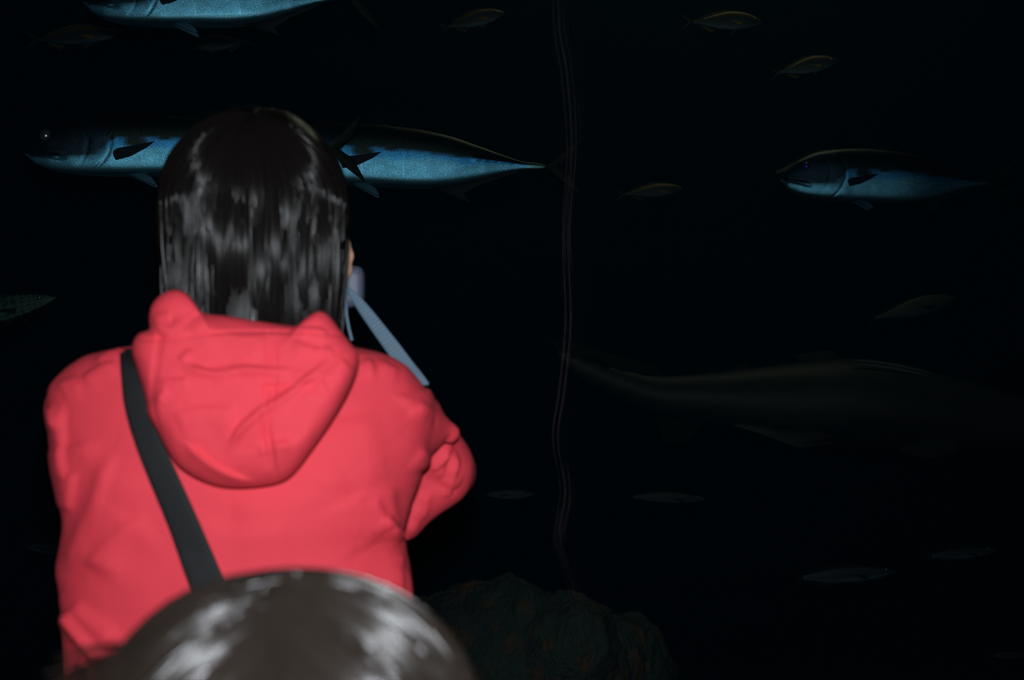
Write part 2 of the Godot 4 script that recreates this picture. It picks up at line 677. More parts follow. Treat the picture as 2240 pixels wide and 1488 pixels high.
func make_fish(label: String, category: String, px: float, py: float, d: float, long_px: float, facing: int, opts := {}) -> Node3D:
	# the snout is at the pixel; the fish swims to the left (-1) or to the right (+1)
	var kind: String = opts.get("kind", "grey")
	var prof: Array = opts.get("profile", SNAPPER)
	var big: bool = opts.get("big", false)
	var L := long_px / FPX * d
	var o := thing(opts.get("name", "fish"), label, category, at(px, py, d), opts.get("group", ""))
	var tall: float = opts.get("tall", 1.0)
	o.basis = Basis(Vector3.UP, (PI if facing > 0 else 0.0) + deg_to_rad(opts.get("yaw", 0.0))) * Basis(Vector3(0, 0, 1), deg_to_rad(opts.get("pitch", 0.0))) * Basis(Vector3(1, 0, 0), deg_to_rad(opts.get("roll", 0.0)))
	var bend: float = opts.get("bend", 0.0)
	var nS := 120 if big else 44
	var nT := 64 if big else 28
	var sh := Shape.new()
	var s_end: float = prof[prof.size() - 1][0]
	var axis := func(s: float) -> Vector3:
		return Vector3(s, 0, bend * (smoothstep(0.3, 1.0, s) * 0.10 * sin(s * 5.0)))
	for i in nS + 1:
		var s := s_end * pow(float(i) / nS, 1.25)
		var top := table(prof, s, 1) * tall
		var bot := table(prof, s, 2) * tall
		var wid := table(prof, s, 3)
		if big:   # the gill cover stands proud, the neck behind it drops
			wid *= 1.0 + 0.04 * smoothstep(0.13, 0.22, s) * (1.0 - smoothstep(0.25, 0.29, s))
		var mid := (top + bot) / 2.0
		var hh := (top - bot) / 2.0
		for k in nT:
			var a := TAU * k / nT
			var t := sin(a)
			var z := cos(a)
			var y := mid + hh * t
			var w := wid * signf(z) * pow(absf(z), 0.62 if t > 0.0 else 0.22)
			if big and s < 0.16 and absf(z) > 0.1:
				# the mouth: a groove that runs back and down from the snout, with a lip above and below
				var my := lerpf(-0.15, -0.55, s / 0.13)
				var g := exp(-pow((t - my) / 0.07, 2.0)) * (1.0 - smoothstep(0.10, 0.13, s)) * smoothstep(0.0, 0.02, s)
				var lip := exp(-pow((t - my - 0.2) / 0.1, 2.0)) * (1.0 - smoothstep(0.09, 0.13, s)) * smoothstep(0.0, 0.02, s)
				w *= 1.0 - 0.22 * g + 0.06 * lip
			if big:
				var fold := exp(-pow((s - 0.255 + 0.06 * t * t) / 0.004, 2.0))
				w *= 1.0 - 0.06 * fold
				var cheek := exp(-pow((s - 0.19 + 0.05 * t * t) / 0.005, 2.0)) * (1.0 - absf(t))
				w *= 1.0 - 0.04 * cheek
				# raised scutes along the tail stalk
				if s > 0.66:
					w *= 1.0 + 0.16 * exp(-pow((t - 0.12) / 0.12, 2.0)) * (0.75 + 0.25 * sin(s * 460.0))
			sh.v.append((axis.call(s) + Vector3(0, y, w)) * L)
			sh.c.append(water_tinted_pigment(kind, s, t, signf(z)))
	for i in nS:
		for k in nT:
			var k2 := (k + 1) % nT
			sh.quad(i * nT + k, (i + 1) * nT + k, (i + 1) * nT + k2, i * nT + k2)
	for e in [0, nS]:
		var f := sh.v.size()
		var cen := Vector3.ZERO
		for k in nT:
			cen += sh.v[e * nT + k]
		sh.v.append(cen / nT + Vector3(-0.003 if e == 0 else 0.004, 0, 0) * L)
		sh.c.append(sh.c[e * nT])
		for k in nT:
			var k2 := (k + 1) % nT
			if e == 0:
				sh.t.append_array(PackedInt32Array([f, k, k2]))
			else:
				sh.t.append_array(PackedInt32Array([f, e * nT + k2, e * nT + k]))
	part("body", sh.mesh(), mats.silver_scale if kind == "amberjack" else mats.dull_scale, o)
	var dark := Color(0.006, 0.008, 0.008)
	var pale := Color(0.20, 0.36, 0.40)
	var fin_a: Color = opts.get("fin", Color(0.02, 0.03, 0.028))
	var fin_b: Color = opts.get("fin_tip", Color(0.02, 0.03, 0.026))
	var V := func(x: float, y: float, z: float) -> Vector3:
		return (axis.call(x) + Vector3(0, y, z)) * L
	var yt := func(s: float, c: int) -> float:
		return table(prof, s, c) * tall
	# tail fin, two lobes
	var tl: float = opts.get("tail", 0.12)
	var tr := (table(prof, s_end, 1) + table(prof, s_end, 2)) * 0.5 * tall
	sh = Shape.new()
	fin(sh, [V.call(s_end - 0.03, tr, 0.001), V.call(s_end + 0.012, tr + 0.006, 0.001), V.call(s_end + 0.045, tr + tl * 0.45, 0.001), V.call(1.0, tr + tl, 0)],
		[V.call(s_end + 0.02, tr, 0), V.call(s_end + 0.035, tr, 0), V.call(s_end + 0.08, tr + tl * 0.34, 0), V.call(1.003, tr + tl + 0.002, 0)], 0.006 * L, Color(0.02, 0.03, 0.02) if big else fin_a, Color(0.008, 0.01, 0.009) if big else fin_b)
	fin(sh, [V.call(s_end - 0.03, tr, 0.001), V.call(s_end + 0.012, tr - 0.006, 0.001), V.call(s_end + 0.045, tr - tl * 0.45, 0.001), V.call(1.0, tr - tl, 0)],
		[V.call(s_end + 0.02, tr, 0), V.call(s_end + 0.035, tr, 0), V.call(s_end + 0.08, tr - tl * 0.34, 0), V.call(1.003, tr - tl - 0.002, 0)], 0.006 * L, Color(0.02, 0.03, 0.02) if big else fin_a, Color(0.008, 0.01, 0.009) if big else fin_b)
	part("tail_fin", sh.mesh(), mats.fin, o)
	# back fin
	sh = Shape.new()
	if prof == AMBERJACK:
		fin(sh, [V.call(0.46, yt.call(0.46, 1) - 0.008, 0), V.call(0.56, yt.call(0.56, 1) - 0.008, 0), V.call(0.68, yt.call(0.68, 1) - 0.006, 0), V.call(0.8, yt.call(0.8, 1) - 0.004, 0)],
			[V.call(0.555, yt.call(0.5, 1) + 0.028, 0), V.call(0.575, yt.call(0.56, 1) + 0.012, 0), V.call(0.70, yt.call(0.68, 1) + 0.008, 0), V.call(0.82, yt.call(0.8, 1) + 0.004, 0)], 0.005 * L, dark, dark)
	else:
		fin(sh, [V.call(0.28, yt.call(0.28, 1) - 0.01, 0), V.call(0.42, yt.call(0.42, 1) - 0.01, 0), V.call(0.58, yt.call(0.58, 1) - 0.008, 0), V.call(0.74, yt.call(0.74, 1) - 0.004, 0)],
			[V.call(0.31, yt.call(0.3, 1) + 0.02, 0), V.call(0.46, yt.call(0.42, 1) + 0.03, 0), V.call(0.62, yt.call(0.58, 1) + 0.024, 0), V.call(0.78, yt.call(0.74, 1) + 0.014, 0)], 0.005 * L, fin_a, fin_b)
	part("back_fin", sh.mesh(), mats.fin, o)
	# anal fin
	sh = Shape.new()
	if prof == AMBERJACK:
		fin(sh, [V.call(0.52, yt.call(0.52, 2) + 0.006, 0), V.call(0.57, yt.call(0.57, 2) + 0.006, 0), V.call(0.66, yt.call(0.66, 2) + 0.004, 0), V.call(0.79, yt.call(0.79, 2) + 0.003, 0)],
			[V.call(0.655, yt.call(0.52, 2) - 0.045, 0), V.call(0.635, yt.call(0.57, 2) - 0.022, 0), V.call(0.69, yt.call(0.66, 2) - 0.01, 0), V.call(0.805, yt.call(0.79, 2) - 0.004, 0)], 0.006 * L, dark, Color(0.02, 0.03, 0.03))
	else:
		fin(sh, [V.call(0.55, yt.call(0.55, 2) + 0.008, 0), V.call(0.62, yt.call(0.62, 2) + 0.006, 0), V.call(0.72, yt.call(0.72, 2) + 0.004, 0)],
			[V.call(0.62, yt.call(0.55, 2) - 0.045, 0), V.call(0.68, yt.call(0.62, 2) - 0.03, 0), V.call(0.76, yt.call(0.72, 2) - 0.015, 0)], 0.005 * L, fin_a, fin_b)
	part("anal_fin", sh.mesh(), mats.fin, o)
	for sd in [-1.0, 1.0]:
		sh = Shape.new()
		var w1 := table(prof, 0.27, 3)
		fin(sh, [V.call(0.262, -0.012, sd * w1 * 0.96), V.call(0.262, -0.03, sd * w1 * 0.97), V.call(0.268, -0.046, sd * w1 * 0.94)],
			[V.call(0.385, 0.004, sd * (w1 + 0.016)), V.call(0.36, -0.014, sd * (w1 + 0.014)), V.call(0.315, -0.036, sd * (w1 + 0.010))], 0.005 * L, opts.get("breast", Color(0.012, 0.022, 0.028)), opts.get("breast", Color(0.012, 0.022, 0.028)))
		part("breast_fin", sh.mesh(), mats.fin, o)
		sh = Shape.new()
		var yb: float = yt.call(0.27, 2) + 0.014
		fin(sh, [V.call(0.27, yb, sd * 0.018), V.call(0.29, yb - 0.004, sd * 0.018), V.call(0.32, yb - 0.004, sd * 0.016)],
			[V.call(0.372, yb - 0.052, sd * 0.03), V.call(0.377, yb - 0.048, sd * 0.03), V.call(0.365, yb - 0.03, sd * 0.024)], 0.006 * L, Color(0.02, 0.06, 0.09) if big else fin_a, Color(0.05, 0.14, 0.18) if big else fin_b)
		part("belly_fin", sh.mesh(), mats.fin, o)
		# eye
		var es: float = opts.get("eye_at", 0.1)
		var ew := table(prof, es, 3)
		var ey: float = opts.get("eye_up", table(prof, es, 1) * 0.5) * tall
		var er: float = opts.get("eye", 0.017) * L
		sh = Shape.new()
		var ec: Vector3 = V.call(es, ey, sd * (ew * 0.80))
		sphere(sh, ec, Vector3(er, er, er * 0.6), 24, 14)
		var eye := part("eye", sh.mesh(), mats.eye, o)
		sh = Shape.new()
		sphere(sh, ec + Vector3(0, 0, sd * er * 0.28), Vector3(er * 0.72, er * 0.72, er * 0.42), 24, 14)
		part("pupil", sh.mesh(), mats[opts.get("pupil", "pupil")], eye)
	return o


func shark() -> void:
	var d := 5.2
	var base := at(1800, 880, d)
	var o := thing("shark", "long dark shark with two back fins and long tail cruising right", "shark", base)
	# px rows from the snout (right, outside the picture) to the root of the tail: x, top, bottom, half width in px
	var rows := [[0.0, 925, 935, 6], [0.02, 910, 952, 28], [0.06, 900, 968, 52], [0.12, 880, 978, 66], [0.2, 850, 984, 78], [0.28, 822, 984, 86], [0.37, 796, 982, 90], [0.46, 784, 978, 86], [0.56, 794, 968, 74],
		[0.66, 808, 945, 58], [0.74, 818, 925, 44], [0.82, 822, 905, 32], [0.9, 800, 866, 20], [0.96, 776, 828, 12], [1.0, 758, 792, 6]]
	var xs := func(s: float) -> float:
		return 2400.0 - s * 1180.0
	var sh := Shape.new()
	var nS := 90
	var nT := 40
	for i in nS + 1:
		var s := float(i) / nS
		var top := table(rows, s, 1)
		var bot := table(rows, s, 2)
		var wid := table(rows, s, 3) / FPX * d
		for k in nT:
			var a := TAU * k / nT
			var p := at(xs.call(s), (top + bot) / 2.0 - (bot - top) / 2.0 * sin(a), d) + Vector3(0, 0, cos(a) * wid)
			if s > 0.1 and s < 0.17 and absf(sin(a)) < 0.55:      # five gill slits
				p.z -= signf(cos(a)) * 0.008 * exp(-pow(fmod(s - 0.1, 0.014) - 0.007, 2.0) / 0.000006)
			sh.v.append(p - base)
			var n := noise.get_noise_2d(s * 300.0, sin(a) * 60.0)
			var c := Color(0.030, 0.034, 0.022).lerp(Color(0.024, 0.036, 0.034), 1.0 - smoothstep(-0.6, -0.35, sin(a) + 0.2 * n))
			sh.c.append(c * (1.0 + 0.35 * n))
	for i in nS:
		for k in nT:
			var k2 := (k + 1) % nT
			sh.quad(i * nT + k, i * nT + k2, (i + 1) * nT + k2, (i + 1) * nT + k)
	for e in [0, nS]:
		var f := sh.v.size()
		var cen := Vector3.ZERO
		for k in nT:
			cen += sh.v[e * nT + k]
		sh.v.append(cen / nT)
		sh.c.append(sh.c[e * nT])
		for k in nT:
			var k2 := (k + 1) % nT
			if e == 0:
				sh.t.append_array(PackedInt32Array([f, k2, k]))
			else:
				sh.t.append_array(PackedInt32Array([f, e * nT + k, e * nT + k2]))
	part("body", sh.mesh(), mats.dull_scale, o)
	var q := func(px: float, py: float, dz := 0.0) -> Vector3:
		return at(px, py, d - dz) - base
	var skin := Color(0.026, 0.03, 0.02)
	for e in [
		["back_fin", [q.call(1850, 800), q.call(1800, 800), q.call(1760, 806)], [q.call(1822, 768), q.call(1790, 768), q.call(1740, 778)], Color(0.045, 0.046, 0.028)],
		["back_fin", [q.call(1670, 826), q.call(1630, 828), q.call(1596, 838)], [q.call(1634, 796), q.call(1616, 798), q.call(1572, 828)], Color(0.04, 0.042, 0.026)],
		["anal_fin", [q.call(1560, 896), q.call(1520, 890), q.call(1480, 880)], [q.call(1500, 972), q.call(1458, 972), q.call(1432, 920)], skin],
		["tail_fin", [q.call(1440, 840), q.call(1360, 822), q.call(1280, 790), q.call(1236, 770)], [q.call(1420, 905), q.call(1340, 850), q.call(1262, 786), q.call(1204, 784)], skin],
		["tail_fin", [q.call(1460, 826), q.call(1360, 806), q.call(1290, 782), q.call(1232, 772)], [q.call(1430, 800), q.call(1340, 776), q.call(1268, 754), q.call(1194, 736)], skin]]:
		sh = Shape.new()
		fin(sh, e[1], e[2], 0.02, e[3], e[3])
		part(e[0], sh.mesh(), mats.fin, o)
	for sd in [1.0, -1.0]:
		sh = Shape.new()
		fin(sh, [q.call(2110, 946, sd * 0.12), q.call(2070, 950, sd * 0.125), q.call(2020, 952, sd * 0.125)], [q.call(2090, 990, sd * 0.2), q.call(2040, 1004, sd * 0.22), q.call(1962, 988, sd * 0.2)], 0.02, skin, skin)
		part("breast_fin", sh.mesh(), mats.fin, o)
		sh = Shape.new()
		fin(sh, [q.call(1830, 962, sd * 0.09), q.call(1780, 955, sd * 0.09), q.call(1730, 945, sd * 0.08)], [q.call(1740, 978, sd * 0.13), q.call(1660, 948, sd * 0.13), q.call(1600, 930, sd * 0.11)], 0.02, Color(0.05, 0.045, 0.026), Color(0.075, 0.095, 0.09))
		part("belly_fin", sh.mesh(), mats.fin, o)
		# raised ridges along the back
		sh = Shape.new()
		var pts := PackedVector3Array()
		var rr := PackedFloat32Array()
		for i in 12:
			var u := i / 11.0
			var px := lerpf(1865, 2036, u)
			var s := (2400.0 - px) / 1180.0
			var top := table(rows, s, 1)
			var wz := table(rows, s, 3) / FPX * d
			pts.append(q.call(px, top + (4.0 if sd > 0 else 12.0), wz * (0.42 if sd > 0 else 0.6)))
			rr.append(0.0055 * sqrt(sin(PI * clampf(u, 0.04, 0.96))))
		tube(sh, pts, rr, 7)
		part("back_ridge", sh.mesh(), mats.ridge, o)
		sh = Shape.new()
		sphere(sh, q.call(2362, 915, sd * 0.09), Vector3(0.012, 0.012, 0.007))
		part("eye", sh.mesh(), mats.pupil, o)


func fishes() -> void:
	var jacks := "amberjacks near the window"
	var jack := {"kind": "amberjack", "profile": AMBERJACK, "big": true, "name": "amberjack", "group": jacks, "roll": -2.0}
	make_fish("big silver-blue amberjack with bright eye whose body passes behind the woman's head", "fish", 55, 332, 3.35, 735, -1, jack.merged({"pitch": 3.2, "tall": 0.82, "bend": 0.3, "eye_at": 0.066, "eye_up": 0.05, "yaw": 9.0, "tail": 0.1}))
	make_fish("silver-blue amberjack emerging from behind the woman's hair, pale fin tips showing", "fish", 560, 340, 3.65, 715, -1, jack.merged({"pitch": -0.5, "tall": 0.85, "yaw": 4.0, "tail": 0.085}))
	make_fish("silver-blue amberjack swimming highest, only its belly and jaw in view", "fish", 182, 0, 3.5, 640, -1, jack.merged({"pitch": 4.0, "yaw": 8.0}))
	make_fish("dark-backed amberjack alone with violet eye and pale glinting jaw", "fish", 1708, 390, 4.6, 527, 1 - 2, jack.merged({"pitch": 0.6, "yaw": 1.5, "bend": 0.4, "tail": 0.1, "pupil": "violet_pupil"}))
	var yb := {"kind": "yellowback", "tail": 0.1, "breast": Color(0.30, 0.22, 0.02), "fin_tip": Color(0.14, 0.13, 0.05)}
	make_fish("yellow-backed fish swimming level with a bright yellow breast fin", "fish", 1668, 48, 4.8, 180, 1, yb.merged({"tall": 0.95, "name": "snapper", "group": "yellow-backed snappers"}))
	make_fish("yellow-backed fish diving nose down with a pale lower tail lobe", "fish", 1832, 132, 4.9, 152, 1, yb.merged({"pitch": -12.0, "name": "snapper", "group": "yellow-backed snappers"}))
	make_fish("yellow-backed fish cut off by the upper edge of the tank view", "fish", 1104, 28, 5.0, 150, 1, yb.merged({"pitch": -14.0, "name": "snapper", "group": "yellow-backed snappers"}))
	make_fish("faint yellow-backed fish between the second amberjack's tail and the lone amberjack", "fish", 1494, 412, 5.6, 150, 1, yb.merged({"pitch": -6.0, "tall": 0.8, "name": "snapper", "group": "yellow-backed snappers"}))
	make_fish("dim fish with a yellow gill spot just under the highest amberjack", "fish", 262, 74, 5.0, 210, 1, yb.merged({"pitch": -4.0, "tall": 0.8, "name": "snapper", "group": "yellow-backed snappers"}))
	make_fish("dim fish behind the yellow-spotted one, turned towards the left", "fish", 412, 100, 5.4, 150, -1, yb.merged({"pitch": 4.0, "name": "snapper", "group": "yellow-backed snappers"}))
	make_fish("olive fish with a forked tail diving behind the lone amberjack's back", "fish", 1862, 334, 5.3, 200, 1, {"kind": "olive", "pitch": -15.0, "tall": 0.8, "tail": 0.2, "name": "olive_fish"})
	make_fish("faint olive fish above the shark's back", "fish", 2092, 652, 5.9, 215, 1, {"kind": "olive", "pitch": -14.0, "tall": 0.8, "tail": 0.2, "name": "olive_fish"})
	make_fish("spotted green fish whose snout points at the woman's jacket", "fish", 121, 651, 4.2, 330, 1, {"kind": "spotted", "profile": BARRACUDA, "pitch": -13.0, "tall": 1.5, "name": "spotted_fish"})
	make_fish("dark fish with a forked tail below the spotted fish", "fish", -130, 690, 4.6, 205, -1, {"kind": "grey", "tail": 0.16, "name": "dark_fish"})
	var gr := "small dim fish low in the tank"
	make_fish("small dim fish with a glinting eye and a blue cheek below the shark", "fish", 1958, 1250, 5.2, 240, 1, {"profile": BARRACUDA, "tall": 1.3, "pitch": -4.0, "eye_at": 0.08, "eye_up": 0.018, "eye": 0.022, "name": "small_fish", "group": gr})
	make_fish("small dim fish with a glinting eye near the tank's far end", "fish", 2180, 1204, 5.4, 170, 1, {"profile": BARRACUDA, "tall": 1.2, "pitch": -5.0, "eye_at": 0.1, "eye_up": 0.02, "eye": 0.024, "name": "small_fish", "group": gr})
	make_fish("faint small fish beside the woman's waist", "fish", 55, 1196, 5.2, 130, -1, {"profile": BARRACUDA, "tall": 1.5, "pitch": -5.0, "name": "small_fish", "group": gr})
	make_fish("faint small fish to the side of the woman's bent elbow", "fish", 1062, 1082, 5.6, 125, -1, {"profile": BARRACUDA, "tall": 1.4, "name": "small_fish", "group": gr})
	make_fish("slender violet-backed fish between the boulders and the shark", "fish", 1545, 1092, 5.6, 190, 1, {"profile": BARRACUDA, "tall": 1.0, "pitch": 2.0, "name": "small_fish", "group": gr})
	make_fish("faint small fish close to the tank floor", "fish", 2250, 1434, 5.4, 90, 1, {"profile": BARRACUDA, "tall": 1.4, "name": "small_fish", "group": gr})


# ---------------------------------------------------------------- people
func hair_mass(center: Vector3, radii: Vector3, whorl: Vector3, count: int, fall: float, thick: float, sd: int, opts := {}) -> Shape:
	var sh := Shape.new()
	var r := RandomNumberGenerator.new()
	r.seed = sd
	var w := whorl.normalized()
	var segs: int = opts.get("segs", 16)
	# the solid mass under the strands
	var nu := 64
	var nv := 30
	var inner: float = opts.get("inner", 0.955)
	var gap: float = opts.get("face", 0.9)      # half angle of the opening at the face
	for j in nv + 1:
		for i in nu + 1:
			var a := TAU * i / nu
			var e := Vector3(cos(a), 0, sin(a))
			var u := j / float(nv)
			var p: Vector3
			var front := clampf(-e.z, -1, 1)
			var f2 := fall if front < cos(gap) else -radii.y * 0.25
			if u < 0.55:
				p = w.slerp(e, u / 0.55) if w.dot(e) > -0.999 else e
				p = p * radii * inner
			else:
				p = e * radii * inner - Vector3(0, f2 * (u - 0.55) / 0.45, 0)
			sh.v.append(center + p)
	for j in nv:
		for i in nu:
			var a := j * (nu + 1) + i
			sh.quad(a, a + 1, a + nu + 2, a + nu + 1)
	var loose: float = opts.get("loose", 1.0)
	var parting: bool = opts.get("parting", false)
	var locks := []
	var nl: int = opts.get("locks", 90)
	for i in nl:
		locks.append([TAU * (i + r.randf() * 0.9) / nl, r.randf_range(-0.012, 0.03) * loose, r.randf_range(-0.05, 0.05) * loose, r.randf_range(0.86, 1.05), 0.0, r.randf_range(0.5, 1.0), r.randf_range(20.0, 27.0)])
		locks[i][4] = 14.0 * noise.get_noise_2d(cos(locks[i][0]) * 110.0 + sd, sin(locks[i][0]) * 110.0) + r.randf() * 0.9
	var curl: float = opts.get("curl", 0.05)
	var wave: float = opts.get("wave", 0.012)
	for i in count:
		var l: Array = locks[r.randi() % nl]
		var ph: float = l[0] + r.randfn() * 0.035
		var lift: float = 1.0 + l[1] - absf(r.randfn()) * 0.012
		var sway: float = l[2] + r.randfn() * 0.02
		var length: float = fall * l[3] * r.randf_range(0.88, 1.06)
		var e0 := Vector3(cos(ph), 0, sin(ph))
		if -e0.z > cos(gap):
			length = -radii.y * 0.2 + r.randf() * 0.02
		if parting:      # combed to both sides from a line along the top of the head
			var psi := asin(clampf(e0.z, -1, 1))
			var alpha := (psi * 0.8 if psi < 0.55 else 0.44 + (psi - 0.55) * 0.3) + r.randfn() * 0.07
			w = Vector3(-0.08 + 0.06 * sin(alpha * 3.0) + r.randfn() * 0.05, cos(alpha), sin(alpha)).normalized()
		var root := r.randf_range(0.02, 0.55) if r.randf() < 0.8 else r.randf_range(0.0, 0.1)
		var arc := (radii.y + radii.x) * 0.5 * acos(clampf(w.dot(e0), -1, 1))
		var total := arc + maxf(length, 0.0)
		var start := root * arc
		var pts := PackedVector3Array()
		var rad := PackedFloat32Array()
		for k in segs + 1:
			var u := k / float(segs)
			var dist := lerpf(start, total, u)
			var e := Vector3(cos(ph + sway * u), 0, sin(ph + sway * u))
			var p: Vector3
			var grow := lerpf(0.985, lift, smoothstep(0.0, 0.5, u))
			grow += wave * l[5] * smoothstep(0.25, 0.6, u) * sin(dist * l[6] + l[4])
			if dist < arc:
				p = w.slerp(e, dist / arc) * radii * grow
			else:
				var down := dist - arc
				var tuck := 1.0 - curl * pow(down / maxf(fall, 0.01), 2.0)
				p = e * radii * grow * tuck - Vector3(0, down, 0)
			pts.append(center + p)
			rad.append(thick * (0.5 + 0.5 * sin(PI * clampf(u * 0.8 + 0.12, 0, 1))))
		tube(sh, pts, rad, 5, 1.0, false)
	return sh


func hand_bones(palm: Vector3, wrist: Vector3, fingers: Array) -> Array:
	var list := [[wrist, palm, 0.022, 0.026]]
	for f in fingers:
		for i in f.size() - 1:
			list.append([f[i], f[i + 1], 0.0095 - 0.0006 * i, 0.009 - 0.0006 * i])
	return list


const TORSO := [   # py, left px, right px, half depth in m
	[748.0, 380, 700, 0.035], [760.0, 262, 785, 0.06], [776.0, 196, 842, 0.078], [800.0, 158, 884, 0.09], [845.0, 114, 912, 0.102], [900.0, 112, 932, 0.112], [960.0, 118, 940, 0.12], [1050.0, 127, 918, 0.125],
	[1130.0, 144, 896, 0.125], [1183.0, 139, 886, 0.124], [1240.0, 130, 896, 0.126], [1300.0, 142, 903, 0.128], [1340.0, 148, 904, 0.13], [1400.0, 146, 906, 0.132], [1488.0, 152, 905, 0.134], [1640.0, 160, 896, 0.134], [1660.0, 165, 890, 0.13]]
const DW := 1.70


func torso_field(p: Vector3) -> float:
	var py := 744.0 - (p.y - EYE.y) / DW * FPX
	if py > 1660.0:
		return maxf(0.001, (py - 1660.0) / FPX * DW)
	var q := clampf(py, 748.0, 1660.0)
	var l := table(TORSO, q, 1)
	var r := table(TORSO, q, 2)
	var b := table(TORSO, q, 3)
	var cx := ((l + r) / 2.0 - 1120.0) / FPX * DW
	var a := (r - l) / 2.0 / FPX * DW
	var x := absf(p.x - cx) / a
	var z := absf(p.z + DW) / b
	var k := pow(pow(x, 2.15) + pow(z, 2.15), 1.0 / 2.15)
	var d := (k - 1.0) * minf(a, b)
	if py < 748.0:
		d = maxf(d, (748.0 - py) / FPX * DW)
	return d


func jacket_torso(p: Vector3) -> float:
	var d := torso_field(p)
	d = smin(d, bones(p, sleeve_caps, 0.03), 0.03)
	return d


var sleeve_caps := []
var sleeve_right := []
var sleeve_left := []


func right_sleeve(p: Vector3) -> float:
	return bones(p, sleeve_right, 0.03)


func left_sleeve(p: Vector3) -> float:
	return bones(p, sleeve_left, 0.03)


func displace(sh: Shape, list: Array, rough: float) -> void:
	var n := sh.normals()
	for i in sh.v.size():
		var p := sh.v[i]
		var s := rough * noise.get_noise_3dv(p * 420.0) + rough * 0.4 * noise.get_noise_3dv(p * 1300.0)
		if n[i].z > -0.2:
			s -= creased(pixel(p), list)
		sh.v[i] = p + n[i] * s


func surface_depth(px: float, py: float, field: Callable) -> float:
	var d := 1.45
	for i in 200:
		var f: float = field.call(at(px, py, d))
		if f < 0.0005:
			break
		d += maxf(f * 0.4, 0.001)
	return d


